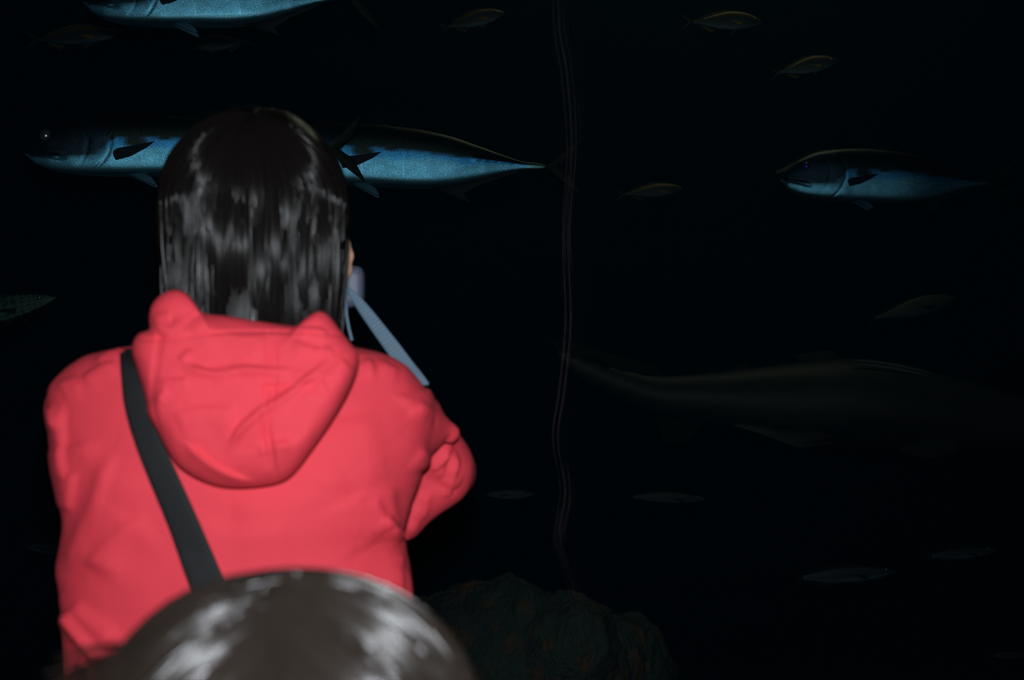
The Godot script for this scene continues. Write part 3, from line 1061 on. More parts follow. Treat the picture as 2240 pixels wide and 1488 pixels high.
func woman() -> void:
	var base := Vector3(at(540, 744, DW).x, 0, -DW)
	var o := thing("person", "woman with black bobbed hair in a coral-red hooded jacket, seen from behind, taking a picture", "person", base)
	# ---- jacket body and shoulders
	sleeve_caps = [
		[at(226, 876, DW), at(200, 915, 1.80), 0.040, 0.040],
		[at(815, 880, DW), at(890, 925, 1.74), 0.044, 0.034],
		[at(890, 925, 1.74), at(984, 948, 1.76), 0.032, 0.014]]
	sleeve_right = [
		[at(885, 935, 1.80), at(955, 1022, 1.84), 0.055, 0.043],
		[at(955, 1020, 1.84), at(975, 1035, 1.90), 0.043, 0.036],
		[at(945, 1050, 1.84), at(880, 1135, 1.82), 0.036, 0.030],
		[at(970, 1030, 1.90), at(715, 800, 2.01), 0.038, 0.030]]
	sleeve_left = [
		[at(190, 900, 1.80), at(230, 1050, 1.93), 0.055, 0.05],
		[at(230, 1050, 1.93), at(470, 800, 1.98), 0.046, 0.036]]
	var sh := Shape.new()
	nets(sh, jacket_torso, at(80, 1680, DW) + Vector3(0, 0, -0.16), at(1030, 735, DW) + Vector3(0, 0, 0.15), 0.005, 1.6)
	var folds := creases([
		[9, 0.006, [210, 795, 240, 778, 276, 768]], [10, 0.005, [180, 835, 215, 812, 262, 800]], [14, 0.004, [128, 850, 150, 838, 178, 832]],
		[10, 0.007, [134, 880, 138, 940, 142, 1000, 150, 1050]], [9, 0.006, [112, 890, 122, 905, 132, 940]], [12, 0.006, [168, 1030, 160, 1075, 152, 1120]],
		[34, 0.007, [150, 1260, 185, 1170, 225, 1080, 250, 1000]], [26, 0.005, [200, 1250, 260, 1180, 330, 1130]],
		[8, 0.005, [806, 786, 812, 805, 818, 826]], [9, 0.004, [830, 790, 850, 805, 872, 812]], [26, 0.006, [925, 850, 930, 880, 900, 915]], [12, 0.006, [905, 885, 925, 900, 950, 905]],
		[26, 0.007, [845, 1060, 850, 1110, 862, 1160]], [10, 0.007, [850, 1145, 862, 1160, 880, 1172]], [9, 0.006, [836, 1120, 850, 1150, 858, 1180]], [10, 0.005, [812, 1085, 828, 1120, 848, 1150]],
		[30, 0.006, [770, 1080, 795, 1130, 830, 1185]], [5, 0.004, [982, 962, 945, 1020, 925, 1060, 902, 1110, 884, 1180], 1], [14, 0.006, [915, 985, 930, 1000, 935, 1030]], [12, 0.005, [880, 1210, 868, 1250, 872, 1300]],
		[10, 0.005, [884, 1240, 892, 1290, 893, 1340]], [60, 0.006, [780, 900, 800, 1000, 790, 1090]], [40, 0.005, [420, 1150, 520, 1180, 640, 1160]], [40, 0.005, [180, 960, 200, 1010, 260, 1030]],
		[10, 0.010, [150, 1330, 175, 1375, 215, 1430, 250, 1470]], [20, 0.008, [160, 1320, 200, 1360, 260, 1400]], [8, 0.006, [178, 1440, 190, 1462, 205, 1480]],
		[50, 0.005, [500, 1120, 640, 1110, 760, 1040]], [30, 0.004, [300, 1130, 260, 1190, 240, 1260]]])
	displace(sh, folds, 0.0018)
	var jacket := part("jacket", sh.mesh(base), mats.jacket, o)
	# ---- sleeves
	sh = Shape.new()
	nets(sh, right_sleeve, Vector3(-0.24, 1.06, -2.06), Vector3(-0.03, 1.37, -1.72), 0.005)
	displace(sh, creases([[6, 0.007, [990, 962, 962, 1010, 945, 1030]], [5, 0.006, [975, 985, 968, 1020, 962, 1045]], [6, 0.005, [1003, 1000, 990, 1040, 985, 1070]], [5, -0.004, [938, 1044, 965, 1062, 1005, 1072]], [6, 0.005, [1010, 1040, 990, 1070, 975, 1085]],
		[14, 0.005, [935, 1075, 930, 1110, 915, 1140]], [8, 0.005, [985, 980, 995, 1010, 990, 1045]], [9, 0.004, [905, 1110, 912, 1140, 900, 1170]]]), 0.0025)
	part("sleeve", sh.mesh(base), mats.jacket, jacket)
	sh = Shape.new()
	nets(sh, left_sleeve, Vector3(-0.66, 1.08, -2.06), Vector3(-0.32, 1.36, -1.72), 0.007)
	displace(sh, [], 0.0025)
	part("sleeve", sh.mesh(base), mats.jacket, jacket)
	# ---- hood, hanging down the back
	hood(base, jacket)
	# ---- hair
	var hc := at(556, 436, 1.725)
	sh = hair_mass(hc, Vector3(0.1135, 0.116, 0.118), Vector3(0.1, 0.86, 0.5), 3400, 0.185, 0.00115, 7, {"locks": 110, "curl": 0.06, "face": 0.75, "segs": 24, "wave": 0.045})
	part("hair", sh.mesh(base), mats.black_hair, o)
	# ---- the body: head, neck, trunk, arms and hands
	var hand_r := at(742, 640, 1.955)
	var body := [
		[hc + Vector3(0, 0.015, 0.01), hc + Vector3(0, 0.0, -0.02), 0.082, 0.084], [hc + Vector3(0, -0.02, -0.03), hc + Vector3(0, -0.085, -0.06), 0.066, 0.032],
		[hc + Vector3(0, -0.075, 0.01), hc + Vector3(0, -0.2, 0.02), 0.05, 0.052], [at(555, 800, DW), at(540, 1100, DW), 0.095, 0.09], [at(400, 830, DW), at(700, 830, DW), 0.055, 0.055],
		[at(440, 1150, DW), at(640, 1150, DW), 0.085, 0.085], [at(540, 1100, DW), at(530, 1640, DW), 0.09, 0.1], [at(430, 1640, DW), at(650, 1640, DW), 0.09, 0.09]]
	for sd in [-1, 1]:
		var hip := Vector3(base.x + sd * 0.085, 0.84, -DW)
		body.append([hip, Vector3(base.x + sd * 0.095, 0.46, -DW - 0.01), 0.085, 0.052])
		body.append([Vector3(base.x + sd * 0.095, 0.46, -DW - 0.01), Vector3(base.x + sd * 0.10, 0.09, -DW + 0.02), 0.052, 0.034])
		body.append([Vector3(base.x + sd * 0.10, 0.045, -DW + 0.03), Vector3(base.x + sd * 0.105, 0.035, -DW - 0.13), 0.034, 0.026])
	body.append_array([[at(850, 905, 1.74), at(950, 1035, 1.87), 0.03, 0.024], [at(950, 1035, 1.87), at(718, 742, 2.0), 0.03, 0.02],
		[at(220, 900, 1.76), at(235, 1050, 1.92), 0.03, 0.03], [at(230, 1050, 1.92), at(560, 690, 1.98), 0.032, 0.022]])
	# face: brow, nose, lips, chin, ears
	body.append_array([[hc + Vector3(0, 0.005, -0.098), hc + Vector3(0, -0.028, -0.112), 0.008, 0.011], [hc + Vector3(-0.018, -0.058, -0.096), hc + Vector3(0.018, -0.058, -0.096), 0.007, 0.007],
		[hc + Vector3(-0.04, 0.022, -0.085), hc + Vector3(0.04, 0.022, -0.085), 0.012, 0.012], [hc + Vector3(0.088, 0.0, -0.01), hc + Vector3(0.09, -0.03, -0.012), 0.014, 0.010], [hc + Vector3(-0.088, 0.0, -0.01), hc + Vector3(-0.09, -0.03, -0.012), 0.014, 0.010]])
	sh = Shape.new()
	nets(sh, func(p): return bones(p, body, 0.02), Vector3(-0.66, 0.0, -2.1), Vector3(-0.02, 1.66, -1.55), 0.011, 1.5)
	var hands := hand_bones(at(716, 660, 1.965), at(706, 742, 2.0), [
		[at(730, 634, 1.95), at(754, 592, 1.94), at(759, 560, 1.945), at(756, 533, 1.952)],
		[at(732, 655, 1.957), at(744, 644, 1.99), at(730, 634, 2.01), at(710, 634, 2.012)],
		[at(730, 672, 1.957), at(742, 664, 1.99), at(728, 654, 2.01), at(710, 652, 2.012)],
		[at(726, 688, 1.957), at(738, 682, 1.99), at(724, 674, 2.01), at(708, 670, 2.012)],
		[at(730, 662, 1.945), at(712, 650, 1.925), at(700, 632, 1.922)]])
	nets(sh, func(p): return bones(p, hands, 0.008), at(680, 740, 1.96) + Vector3(0, 0, -0.08), at(800, 510, 1.96) + Vector3(0, 0, 0.08), 0.003, 1.4)
	hands = hand_bones(at(560, 672, 1.98), at(540, 720, 1.98), [
		[at(575, 668, 1.97), at(600, 668, 2.01), at(610, 660, 2.04), at(612, 650, 2.06)], [at(568, 678, 1.97), at(595, 682, 2.01), at(606, 678, 2.04), at(610, 668, 2.06)], [at(560, 688, 1.98), at(588, 694, 2.01), at(600, 690, 2.035), at(606, 682, 2.05)],
		[at(552, 696, 1.98), at(578, 704, 2.0), at(590, 702, 2.02), at(596, 694, 2.03)], [at(572, 660, 1.965), at(588, 640, 1.95), at(596, 622, 1.95)]])
	nets(sh, func(p): return bones(p, hands, 0.008), at(520, 740, 1.98) + Vector3(0, 0, -0.1), at(640, 600, 1.98) + Vector3(0, 0, 0.06), 0.003, 1.4)
	part("body", sh.mesh(base), mats.skin, o)
	# ---- trousers and shoes, under the edge of the picture
	var legs := [[Vector3(base.x - 0.05, 0.86, -DW), Vector3(base.x + 0.05, 0.86, -DW), 0.12, 0.12]]
	for sd in [-1, 1]:
		legs.append([Vector3(base.x + sd * 0.085, 0.82, -DW), Vector3(base.x + sd * 0.097, 0.46, -DW - 0.01), 0.1, 0.07])
		legs.append([Vector3(base.x + sd * 0.097, 0.46, -DW - 0.01), Vector3(base.x + sd * 0.10, 0.1, -DW + 0.02), 0.07, 0.055])
	sh = Shape.new()
	nets(sh, func(p): return bones(p, legs, 0.03), Vector3(base.x - 0.3, 0.0, -DW - 0.2), Vector3(base.x + 0.3, 1.02, -DW + 0.2), 0.012)
	part("trousers", sh.mesh(base), mats.trousers, o)
	for sd in [-1, 1]:
		sh = Shape.new()
		var foot := [[Vector3(base.x + sd * 0.10, 0.045, -DW + 0.03), Vector3(base.x + sd * 0.105, 0.04, -DW - 0.14), 0.045, 0.038], [Vector3(base.x + sd * 0.10, 0.05, -DW + 0.02), Vector3(base.x + sd * 0.10, 0.1, -DW + 0.02), 0.044, 0.045]]
		nets(sh, func(p): return maxf(bones(p, foot, 0.02), 0.003 - p.y), Vector3(base.x + sd * 0.1 - 0.1, -0.02, -DW - 0.24), Vector3(base.x + sd * 0.1 + 0.1, 0.2, -DW + 0.14), 0.008)
		part("shoe", sh.mesh(base), mats.shoe, o)
	bag()
	her_camera()


func hood(base: Vector3, parent: Node) -> void:
	var rim := [326, 720, 326, 695, 332, 668, 352, 645, 380, 634, 404, 640, 424, 660, 444, 684, 500, 692, 560, 702, 612, 710, 644, 713, 658, 706, 676, 690, 700, 681, 720, 692, 745, 724, 770, 755, 783, 772,
		782, 805, 762, 858, 722, 928, 682, 986, 645, 1034, 612, 1056, 562, 1066, 510, 1068, 468, 1062, 428, 1046, 390, 1020, 365, 985, 345, 945, 324, 908, 320, 880, 310, 842, 298, 802, 289, 770, 292, 747, 304, 730]
	var poly := PackedVector2Array()
	for i in range(0, rim.size(), 2):
		poly.append(Vector2(rim[i], rim[i + 1]))
	var m := poly.size()
	var smooth := PackedVector2Array()
	for i in m:
		for k in 7:
			smooth.append(poly[i].cubic_interpolate(poly[(i + 1) % m], poly[(i + m - 1) % m], poly[(i + 2) % m], k / 7.0))
	var n := smooth.size()
	var mid := Vector2(535, 850)
	var folds := creases([
		[4.0, 0.0024, [582, 713, 586, 800, 582, 882, 573, 929, 580, 980, 592, 1052], 1], [4.0, 0.0024, [602, 713, 602, 800, 597, 882, 586, 935, 594, 980, 604, 1046], 1],
		[4.0, 0.0024, [354, 736, 344, 812, 335, 882, 350, 940], 1], [4.0, 0.0024, [346, 736, 336, 812, 328, 880], 1], [3.6, 0.0026, [300, 741, 340, 743, 389, 739, 460, 729, 577, 726, 680, 728, 748, 733], 1],
		[7, 0.0065, [396, 798, 430, 806, 469, 814, 530, 805, 580, 808, 643, 811]], [6, 0.0065, [502, 976, 512, 955, 530, 930, 573, 894, 625, 862, 670, 826, 722, 786]], [6, 0.0065, [406, 970, 430, 992, 465, 1019, 505, 1040, 556, 1056]],
		[5, 0.004, [342, 880, 348, 866, 361, 849]], [6, 0.004, [350, 833, 380, 834, 413, 829]], [6, 0.004, [392, 790, 405, 775, 420, 765]], [12, 0.005, [318, 728, 342, 714, 372, 720, 400, 700]], [9, 0.004, [330, 700, 352, 690, 376, 688]],
		[9, 0.005, [640, 746, 672, 762, 705, 768, 728, 758]], [7, 0.004, [650, 720, 690, 722, 720, 730]], [22, 0.005, [590, 985, 640, 975, 690, 940]], [24, 0.005, [700, 840, 740, 810, 762, 790]], [20, 0.004, [380, 920, 440, 900, 520, 905]],
		[8, 0.004, [560, 985, 600, 972, 640, 970]], [10, -0.004, [670, 760, 690, 775, 712, 762]], [10, -0.004, [560, 850, 640, 845, 700, 835]], [26, 0.006, [430, 690, 460, 720, 520, 740, 600, 745]]])
	var rings := 64
	var sh := Shape.new()
	for side in [0, 1]:
		for j in rings + 1:
			var r := sin(PI / 2.0 * j / rings)      # rings crowd towards the rim
			for i in n:
				var q := mid.lerp(smooth[i], r)
				# the hood lies on the back and swells towards its lower half
				var edge := lerpf(1.572, 1.556, smoothstep(700, 960, q.y))
				var puff := pow(maxf(0.0, 1.0 - pow(r, 9.0)), 0.5)
				var belly := 0.030 + 0.014 * sin(PI * clampf((q.y - 690.0) / 380.0, 0, 1))
				var d := edge - puff * belly
				if side == 1:
					d = edge + 0.012 * puff
				else:
					d += creased(q, folds) * smoothstep(0.0, 0.25, puff) + 0.0016 * noise.get_noise_2d(q.x * 1.1, q.y * 1.1)
				sh.v.append(at(q.x, q.y, d))
	var f := (rings + 1) * n
	for j in rings:
		for i in n:
			var i2 := (i + 1) % n
			sh.quad(j * n + i, (j + 1) * n + i, (j + 1) * n + i2, j * n + i2)
			sh.quad(f + j * n + i, f + j * n + i2, f + (j + 1) * n + i2, f + (j + 1) * n + i)
	# the outline runs clockwise or not: make the faces look outward
	var a := (sh.v[n] - sh.v[0]).cross(sh.v[n + n / 4] - sh.v[0])
	var flip := false
	var test := sh.normals()[rings / 2 * n]
	if test.z < 0.0:
		flip = true
	if flip:
		for k in range(0, sh.t.size(), 3):
			var x := sh.t[k + 1]
			sh.t[k + 1] = sh.t[k + 2]
			sh.t[k + 2] = x
	part("hood", sh.mesh(base), mats.jacket, parent)


func ribbon(sh: Shape, pts: Array, across: Array, normal: Array, thick: float, ribs := 0.0, every := 0.0) -> void:
	# a band with rounded edges through the points; ribs are cross-wise ridges
	var f := sh.v.size()
	var prof := [[-1.0, 0.0], [-0.94, 1.0], [-0.5, 1.15], [0.0, 1.2], [0.5, 1.15], [0.94, 1.0], [1.0, 0.0], [0.94, -1.0], [0.0, -1.0], [-0.94, -1.0]]
	var m := prof.size()
	for i in pts.size():
		var t := thick * (1.0 + (ribs * sin(i * every) if ribs > 0.0 else 0.0))
		for e in prof:
			sh.v.append(pts[i] + across[i] * e[0] + normal[i] * e[1] * (t if e[1] > 0 else thick))
	for i in pts.size() - 1:
		for k in m:
			var k2 := (k + 1) % m
			sh.quad(f + i * m + k, f + i * m + k2, f + (i + 1) * m + k2, f + (i + 1) * m + k)
	for e in [0, pts.size() - 1]:
		for k in range(1, m - 1):
			if e == 0:
				sh.t.append_array(PackedInt32Array([f, f + k + 1, f + k]))
			else:
				sh.t.append_array(PackedInt32Array([f + e * m, f + e * m + k, f + e * m + k + 1]))


func bag() -> void:
	# the bag's strap crosses the back from one shoulder to the other hip
	var left := [[780.0, 262, 289], [800.0, 263, 298], [840.0, 266, 310], [880.0, 270, 320], [920.0, 279, 335], [960.0, 291, 352], [1010.0, 309, 376], [1060.0, 329, 399], [1110.0, 350, 422], [1160.0, 370, 444], [1210.0, 388, 466], [1270.0, 409, 492], [1340.0, 436, 522], [1420.0, 470, 560], [1500.0, 505, 600], [1580.0, 545, 645]]
	var pts := []
	var across := []
	var nor := []
	for k in range(6, 0, -1):      # over the shoulder from the chest
		var u := k / 6.0
		var c := at(274 + 14 * u, 769 - 8 * sin(PI * u) + 55 * u * u, 1.63 + 0.17 * u)
		pts.append(c)
		across.append(Vector3(0.019, 0.001, 0.006))
		nor.append(Vector3(0, cos(u * 2.2), sin(PI / 2 - u * 2.2)).normalized())
	for i in 70:
		var py := 774.0 + 807.0 * i / 69.0
		var l := table(left, py, 1)
		var r := table(left, py, 2)
		var dl := surface_depth(l, py, torso_field)
		var dr := surface_depth(r, py, torso_field)
		var off := lerpf(0.010, 0.0055, smoothstep(790.0, 860.0, py))      # clear of the folds at the shoulder
		var a := at(l, py, dl - off)
		var b := at(r, py, dr - off)
		pts.append((a + b) / 2.0)
		across.append((b - a) / 2.0)
		nor.append(Vector3(0, 0, 1))
	var base: Vector3 = pts[pts.size() - 1] + Vector3(0.06, -0.26, 0.03)
	var o := thing("shoulder_bag", "plain black shoulder bag whose wide strap crosses the back of the red jacket", "bag", base)
	var sh := Shape.new()
	ribbon(sh, pts, across, nor, 0.0022)
	for i in sh.v.size():
		sh.v[i] -= base
	part("strap", sh.mesh(), mats.webbing, o)
	sh = Shape.new()
	box(sh, Vector3(0, 0.13, 0), Vector3(0.28, 0.24, 0.09), 0.02)
	part("pouch", sh.mesh(), mats.webbing, o)
	sh = Shape.new()
	box(sh, Vector3(0, 0.19, 0.05), Vector3(0.27, 0.13, 0.012), 0.005)
	part("flap", sh.mesh(), mats.webbing, o)


func her_camera() -> void:
	var c := at(690, 632, 1.965)
	var o := thing("camera", "dark grey camera with a ribbed blue-grey neck strap held up by the woman", "camera", c)
	var sh := Shape.new()
	# body: a rounded block lofted along its width; the grip end is round
	var w := 0.071
	var nS := 40
	var nT := 32
	for i in nS + 1:
		var u := -1.0 + 2.0 * i / nS
		var x := w * sin(u * PI / 2.0)
		var k := pow(maxf(0.0, 1.0 - pow(absf(x / w), 8.0)), 0.2)
		for t in nT:
			var a := TAU * t / nT
			var sy := signf(sin(a)) * pow(absf(sin(a)), 0.45)
			var sz := signf(cos(a)) * pow(absf(cos(a)), 0.6)
			sh.v.append(Vector3(x, sy * 0.031 * maxf(k, 0.02) + 0.004 * (x / w), sz * 0.021 * maxf(k, 0.02)))
	for i in nS:
		for t in nT:
			var t2 := (t + 1) % nT
			sh.quad(i * nT + t, (i + 1) * nT + t, (i + 1) * nT + t2, i * nT + t2)
	part("body", sh.mesh(), mats.camera_body, o)
	sh = Shape.new()
	box(sh, Vector3(-0.02, 0.002, 0.0215), Vector3(0.066, 0.046, 0.004), 0.0015)
	part("screen", sh.mesh(), mats.camera_rubber, o)
	sh = Shape.new()
	var lens := PackedVector3Array()
	var lr := PackedFloat32Array()
	for e in [[-0.015, 0.030], [-0.03, 0.030], [-0.031, 0.027], [-0.06, 0.027], [-0.061, 0.025], [-0.075, 0.025]]:
		lens.append(Vector3(-0.01, 0, e[0]))
		lr.append(e[1])
	tube(sh, lens, lr, 32)
	var l := part("lens", sh.mesh(), mats.camera_rubber, o)
	sh = Shape.new()
	sphere(sh, Vector3(-0.01, 0, -0.073), Vector3(0.021, 0.021, 0.006))
	part("front_glass", sh.mesh(), mats.lens_glass, l)
	# strap: from the lug at the grip it hangs outward, folds over and runs back behind the arm
	var path := [[758, 628, 1.938, 3.0], [775, 649, 1.935, 9.0], [800, 682, 1.93, 13.0], [830, 722, 1.925, 15.0], [860, 762, 1.92, 16.5], [888, 800, 1.915, 17.0], [905, 822, 1.913, 17.5], [921, 843, 1.912, 17.5]]
	var pts := []
	var across := []
	var nor := []
	var m := 110
	for i in m + 1:
		var u := float(i) / m * (path.size() - 1)
		var i0 := mini(int(u), path.size() - 2)
		var fr := u - i0
		var p0: Array = path[maxi(i0 - 1, 0)]
		var p1: Array = path[i0]
		var p2: Array = path[i0 + 1]
		var p3: Array = path[mini(i0 + 2, path.size() - 1)]
		var q := Vector2(p1[0], p1[1]).cubic_interpolate(Vector2(p2[0], p2[1]), Vector2(p0[0], p0[1]), Vector2(p3[0], p3[1]), fr)
		var d := lerpf(p1[2], p2[2], fr)
		var half := lerpf(p1[3], p2[3], fr)
		var dir := Vector2(p2[0] - p1[0], p2[1] - p1[1]).normalized()
		var side := Vector2(dir.y, -dir.x)
		if u > path.size() - 1.4:      # the fold at the end is level
			side = side.lerp(Vector2(1, 0), (u - path.size() + 1.4) / 0.4).normalized()
		pts.append(at(q.x, q.y, d) - c)
		across.append(at(q.x + side.x * half, q.y + side.y * half, d) - at(q.x, q.y, d))
		nor.append(Vector3(0, 0, 1))
	sh = Shape.new()
	ribbon(sh, pts, across, nor, 0.0012, 0.7, TAU / 2.75)
	var end: Vector3 = pts[m]
	var back := []
	var back_a := []
	var back_n := []
	for i in 14:
		var u := i / 13.0
		back.append(end + Vector3(-0.10 * u, 0.004 - 0.05 * u * u, -0.004 - 0.05 * u))
		back_a.append(across[m].lerp(Vector3(0.004, -0.01, 0), u))
		back_n.append(Vector3(0, -1, 0.2).normalized())
	ribbon(sh, back, back_a, back_n, 0.001)
	# the other run, seen edge-on beside the hair
	var run := PackedVector3Array()
	var rr := PackedFloat32Array()
	for e in [[757, 632], [756, 660], [758, 690], [763, 718], [770, 745]]:
		run.append(at(e[0], e[1], 1.90) - c)
		rr.append(0.0012)
	tube(sh, run, rr, 6, 2.0)
	part("strap", sh.mesh(), mats.camera_strap, o)


func child() -> void:
	var d := 0.86
	var hc := at(628, 1672, d)
	var base := Vector3(hc.x, 0, hc.z)
	var o := thing("person", "shorter visitor with tousled brown hair, only the shiny crown of the head in view", "person", base)
	var sh := hair_mass(hc, Vector3(0.122, 0.1235, 0.122), Vector3(0.0, 0.97, 0.1), 3200, 0.09, 0.0013, 31, {"locks": 64, "curl": 0.1, "face": 0.8, "segs": 20, "wave": 0.03, "parting": true, "loose": 2.6, "inner": 0.978})
	# a loose lock that stands away over the ear
	var r := RandomNumberGenerator.new()
	r.seed = 5
	for i in 110:
		var pts := PackedVector3Array()
		var rad := PackedFloat32Array()
		var oy := r.randfn() * 26.0
		var od := r.randfn() * 0.014
		var reach := r.randf_range(120.0, 290.0)
		var lift := r.randf_range(0.0, 34.0)
		for k in 11:
			var u := k / 10.0
			pts.append(at(385 - reach * u, 1468 + oy * (0.3 + u) + 34 * u * u - lift * sin(PI * u), d + od + 0.02 * u))
			rad.append(0.0011 * (1.0 - 0.6 * u))
		tube(sh, pts, rad, 5, 1.0, false)
	part("hair", sh.mesh(base), mats.brown_hair, o)
	var x := base.x
	var z := base.z
	var body := [[hc + Vector3(0, 0.01, 0.01), hc + Vector3(0, 0, -0.02), 0.09, 0.09], [hc + Vector3(0, -0.02, -0.03), hc + Vector3(0, -0.08, -0.055), 0.07, 0.034], [hc + Vector3(0, -0.08, 0), hc + Vector3(0, -0.17, 0.01), 0.042, 0.045],
		[Vector3(x - 0.09, 0.90, z), Vector3(x + 0.09, 0.90, z), 0.05, 0.05], [Vector3(x, 0.88, z), Vector3(x, 0.62, z), 0.085, 0.095],
		[hc + Vector3(0, 0, -0.1), hc + Vector3(0, -0.03, -0.115), 0.008, 0.01], [hc + Vector3(-0.016, -0.06, -0.1), hc + Vector3(0.016, -0.06, -0.1), 0.007, 0.007], [hc + Vector3(0.095, 0, -0.01), hc + Vector3(0.096, -0.03, -0.01), 0.014, 0.01], [hc + Vector3(-0.095, 0, -0.01), hc + Vector3(-0.096, -0.03, -0.01), 0.014, 0.01]]
	var coat := [[Vector3(x - 0.10, 0.90, z), Vector3(x + 0.10, 0.90, z), 0.065, 0.065], [Vector3(x, 0.86, z), Vector3(x, 0.52, z), 0.11, 0.125]]
	var legs := []
	for sd in [-1, 1]:
		var sh0 := Vector3(x + sd * 0.14, 0.89, z)
		var el := Vector3(x + sd * 0.185, 0.70, z + 0.01)
		var wr := Vector3(x + sd * 0.19, 0.53, z - 0.03)
		body.append_array([[sh0, el, 0.035, 0.03], [el, wr, 0.028, 0.02], [wr, wr + Vector3(0, -0.05, -0.005), 0.02, 0.022]])
		for f in 4:
			var a := wr + Vector3(sd * 0.004, -0.055, -0.024 + 0.015 * f)
			body.append([a, a + Vector3(-sd * 0.004, -0.028 - 0.006 * (1 if f == 1 or f == 2 else 0), -0.002), 0.008, 0.0075])
			body.append([a + Vector3(-sd * 0.004, -0.034, -0.002), a + Vector3(-sd * 0.012, -0.055, -0.004), 0.0075, 0.0065])
		body.append([wr + Vector3(0, -0.03, -0.02), wr + Vector3(-sd * 0.006, -0.055, -0.042), 0.009, 0.008])
		coat.append_array([[sh0, el, 0.055, 0.046], [el, wr, 0.046, 0.038]])
		body.append_array([[Vector3(x + sd * 0.06, 0.58, z), Vector3(x + sd * 0.065, 0.33, z - 0.01), 0.065, 0.042], [Vector3(x + sd * 0.065, 0.33, z - 0.01), Vector3(x + sd * 0.07, 0.07, z + 0.01), 0.042, 0.028], [Vector3(x + sd * 0.07, 0.035, z + 0.02), Vector3(x + sd * 0.073, 0.03, z - 0.1), 0.027, 0.022]])
		legs.append_array([[Vector3(x + sd * 0.06, 0.58, z), Vector3(x + sd * 0.067, 0.33, z - 0.01), 0.08, 0.06], [Vector3(x + sd * 0.067, 0.33, z - 0.01), Vector3(x + sd * 0.07, 0.09, z + 0.01), 0.06, 0.048]])
	sh = Shape.new()
	nets(sh, func(p): return bones(p, body, 0.012), Vector3(x - 0.3, 0, z - 0.22), Vector3(x + 0.3, 1.23, z + 0.2), 0.008, 1.5)
	part("body", sh.mesh(base), mats.skin, o)
	sh = Shape.new()
	nets(sh, func(p): return bones(p, coat, 0.03), Vector3(x - 0.3, 0.36, z - 0.25), Vector3(x + 0.3, 1.0, z + 0.2), 0.01)
	part("coat", sh.mesh(base), mats.dark_coat, o)
	sh = Shape.new()
	nets(sh, func(p): return bones(p, legs, 0.03), Vector3(x - 0.25, 0, z - 0.2), Vector3(x + 0.25, 0.7, z + 0.2), 0.012)
	part("trousers", sh.mesh(base), mats.trousers, o)
	for sd in [-1, 1]:
		sh = Shape.new()
		var foot := [[Vector3(x + sd * 0.07, 0.038, z + 0.02), Vector3(x + sd * 0.075, 0.034, z - 0.11), 0.037, 0.031]]
		nets(sh, func(p): return maxf(bones(p, foot, 0.02), 0.003 - p.y), Vector3(x + sd * 0.07 - 0.08, -0.02, z - 0.2), Vector3(x + sd * 0.07 + 0.08, 0.12, z + 0.1), 0.008)
		part("shoe", sh.mesh(base), mats.shoe, o)


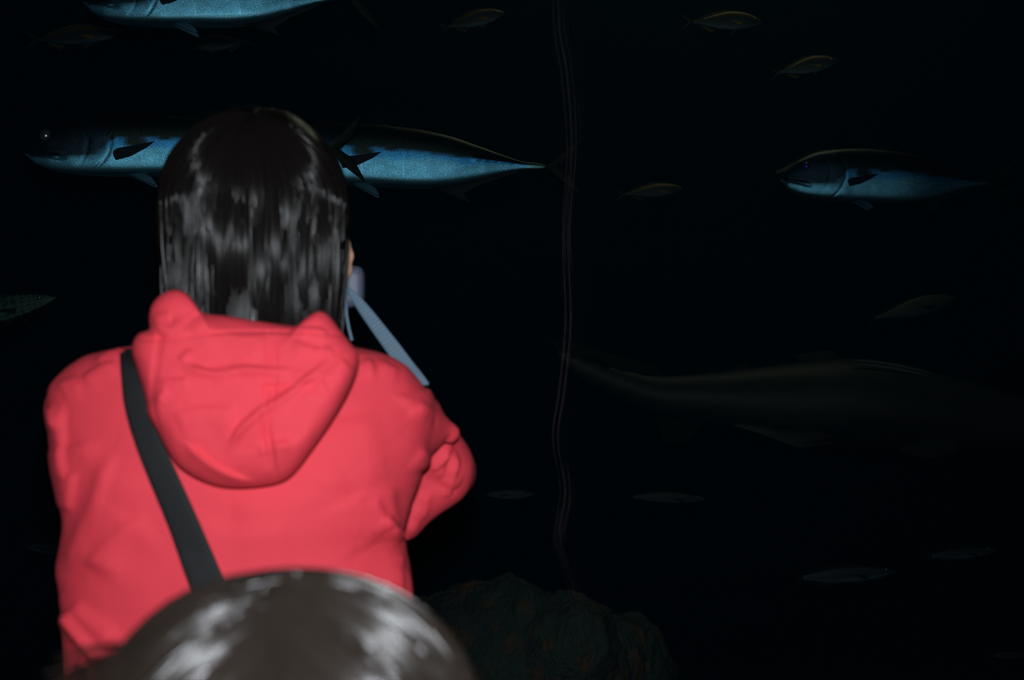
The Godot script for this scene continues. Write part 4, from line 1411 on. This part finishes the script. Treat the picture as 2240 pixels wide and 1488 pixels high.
# ---------------------------------------------------------------- all of it
func _ready() -> void:
	# camera
	var cam := Camera3D.new()
	cam.name = "camera_view"
	var lens := CameraAttributesPhysical.new()
	lens.frustum_focal_length = 48.1285
	lens.frustum_focus_distance = 3.3
	lens.exposure_aperture = 4.6
	lens.frustum_near = 0.05
	lens.frustum_far = 60.0
	cam.attributes = lens
	add_child(cam)
	cam.position = EYE
	cam.fov = 28.0
	# sky and exposure
	var env := Environment.new()
	env.background_mode = Environment.BG_COLOR
	env.background_color = Color.BLACK
	env.tonemap_mode = Environment.TONE_MAPPER_LINEAR
	env.tonemap_exposure = 1.0
	env.sdfgi_enabled = true
	env.volumetric_fog_enabled = true
	env.volumetric_fog_density = 0.0
	env.ssao_enabled = true
	env.ssil_enabled = true
	var we := WorldEnvironment.new()
	we.environment = env
	add_child(we)
	# the photographer's flash, on top of the camera
	var flash := AreaLight3D.new()
	flash.name = "flash_light"
	flash.area_size = Vector2(0.065, 0.04)
	flash.light_energy = 2.85
	flash.light_color = Color(0.94, 0.975, 1.0)
	flash.area_range = 20.0
	flash.shadow_enabled = true
	flash.position = EYE + Vector3(0, 0.125, 0.0)
	flash.rotation.x = 0.0
	add_child(flash)
	# dim lamps over the water
	var lamp_at := Vector3(0.9, 4.35, -5.4)
	var over := AreaLight3D.new()
	over.name = "tank_light"
	over.area_size = Vector2(1.2, 0.3)
	over.light_energy = 1.0
	over.light_color = Color(0.95, 1.0, 0.85)
	over.area_range = 20.0
	over.shadow_enabled = true
	over.position = lamp_at + Vector3(0, -0.03, 0)
	over.rotation.x = -PI / 2
	add_child(over)

	noise.seed = 3
	noise.frequency = 0.01
	noise.fractal_octaves = 3
	materials()
	mats.ridge = plain(Color(0.34, 0.42, 0.40), 0.5)
	building()
	# the flash unit and the tank lamp themselves
	var fl := thing("flash_unit", "black flash unit on top of the photographer's camera", "flash", EYE + Vector3(0, 0.125, 0.0))
	var sh := Shape.new()
	box(sh, Vector3(0, 0, 0.045), Vector3(0.075, 0.05, 0.08), 0.006)
	part("housing", sh.mesh(), mats.camera_rubber, fl)
	sh = Shape.new()
	box(sh, Vector3(0, 0, 0.0045), Vector3(0.065, 0.04, 0.004), 0.001)
	var glow := plain(Color.WHITE, 0.4)
	glow.emission_enabled = true
	glow.emission = Color(0.94, 0.975, 1.0)
	glow.emission_energy_multiplier = 1.0
	part("flash_window", sh.mesh(), glow, fl)
	var tl := thing("tank_lamp", "flat lamp hanging above the water of the tank", "lamp", lamp_at)
	sh = Shape.new()
	box(sh, Vector3(0, 0.06, 0), Vector3(1.26, 0.1, 0.36), 0.01)
	part("housing", sh.mesh(), mats.camera_rubber, tl)
	sh = Shape.new()
	box(sh, Vector3(0, 0.0, 0), Vector3(1.2, 0.02, 0.3), 0.004)
	var glow2 := plain(Color.WHITE, 0.4)
	glow2.emission_enabled = true
	glow2.emission = Color(0.95, 1.0, 0.85)
	glow2.emission_energy_multiplier = 0.3
	part("lamp_panel", sh.mesh(), glow2, tl)

	woman()
	child()
	fishes()
	shark()
	var crop := thing("rock_outcrop", "low outcrop of rounded boulders with green and ochre growth on the tank floor", "rocks", Vector3(at(1150, 744, 4.6).x, -0.8, -4.6))
	boulder(1100, 1262, 4.6, Vector3(0.34, 0.34, 0.3), 1, crop)
	boulder(960, 1295, 4.8, Vector3(0.26, 0.3, 0.3), 2, crop)
	boulder(1235, 1300, 4.5, Vector3(0.22, 0.26, 0.24), 3, crop)
	boulder(1360, 1345, 4.7, Vector3(0.22, 0.3, 0.25), 4, crop)
	water()
	added_cloth()
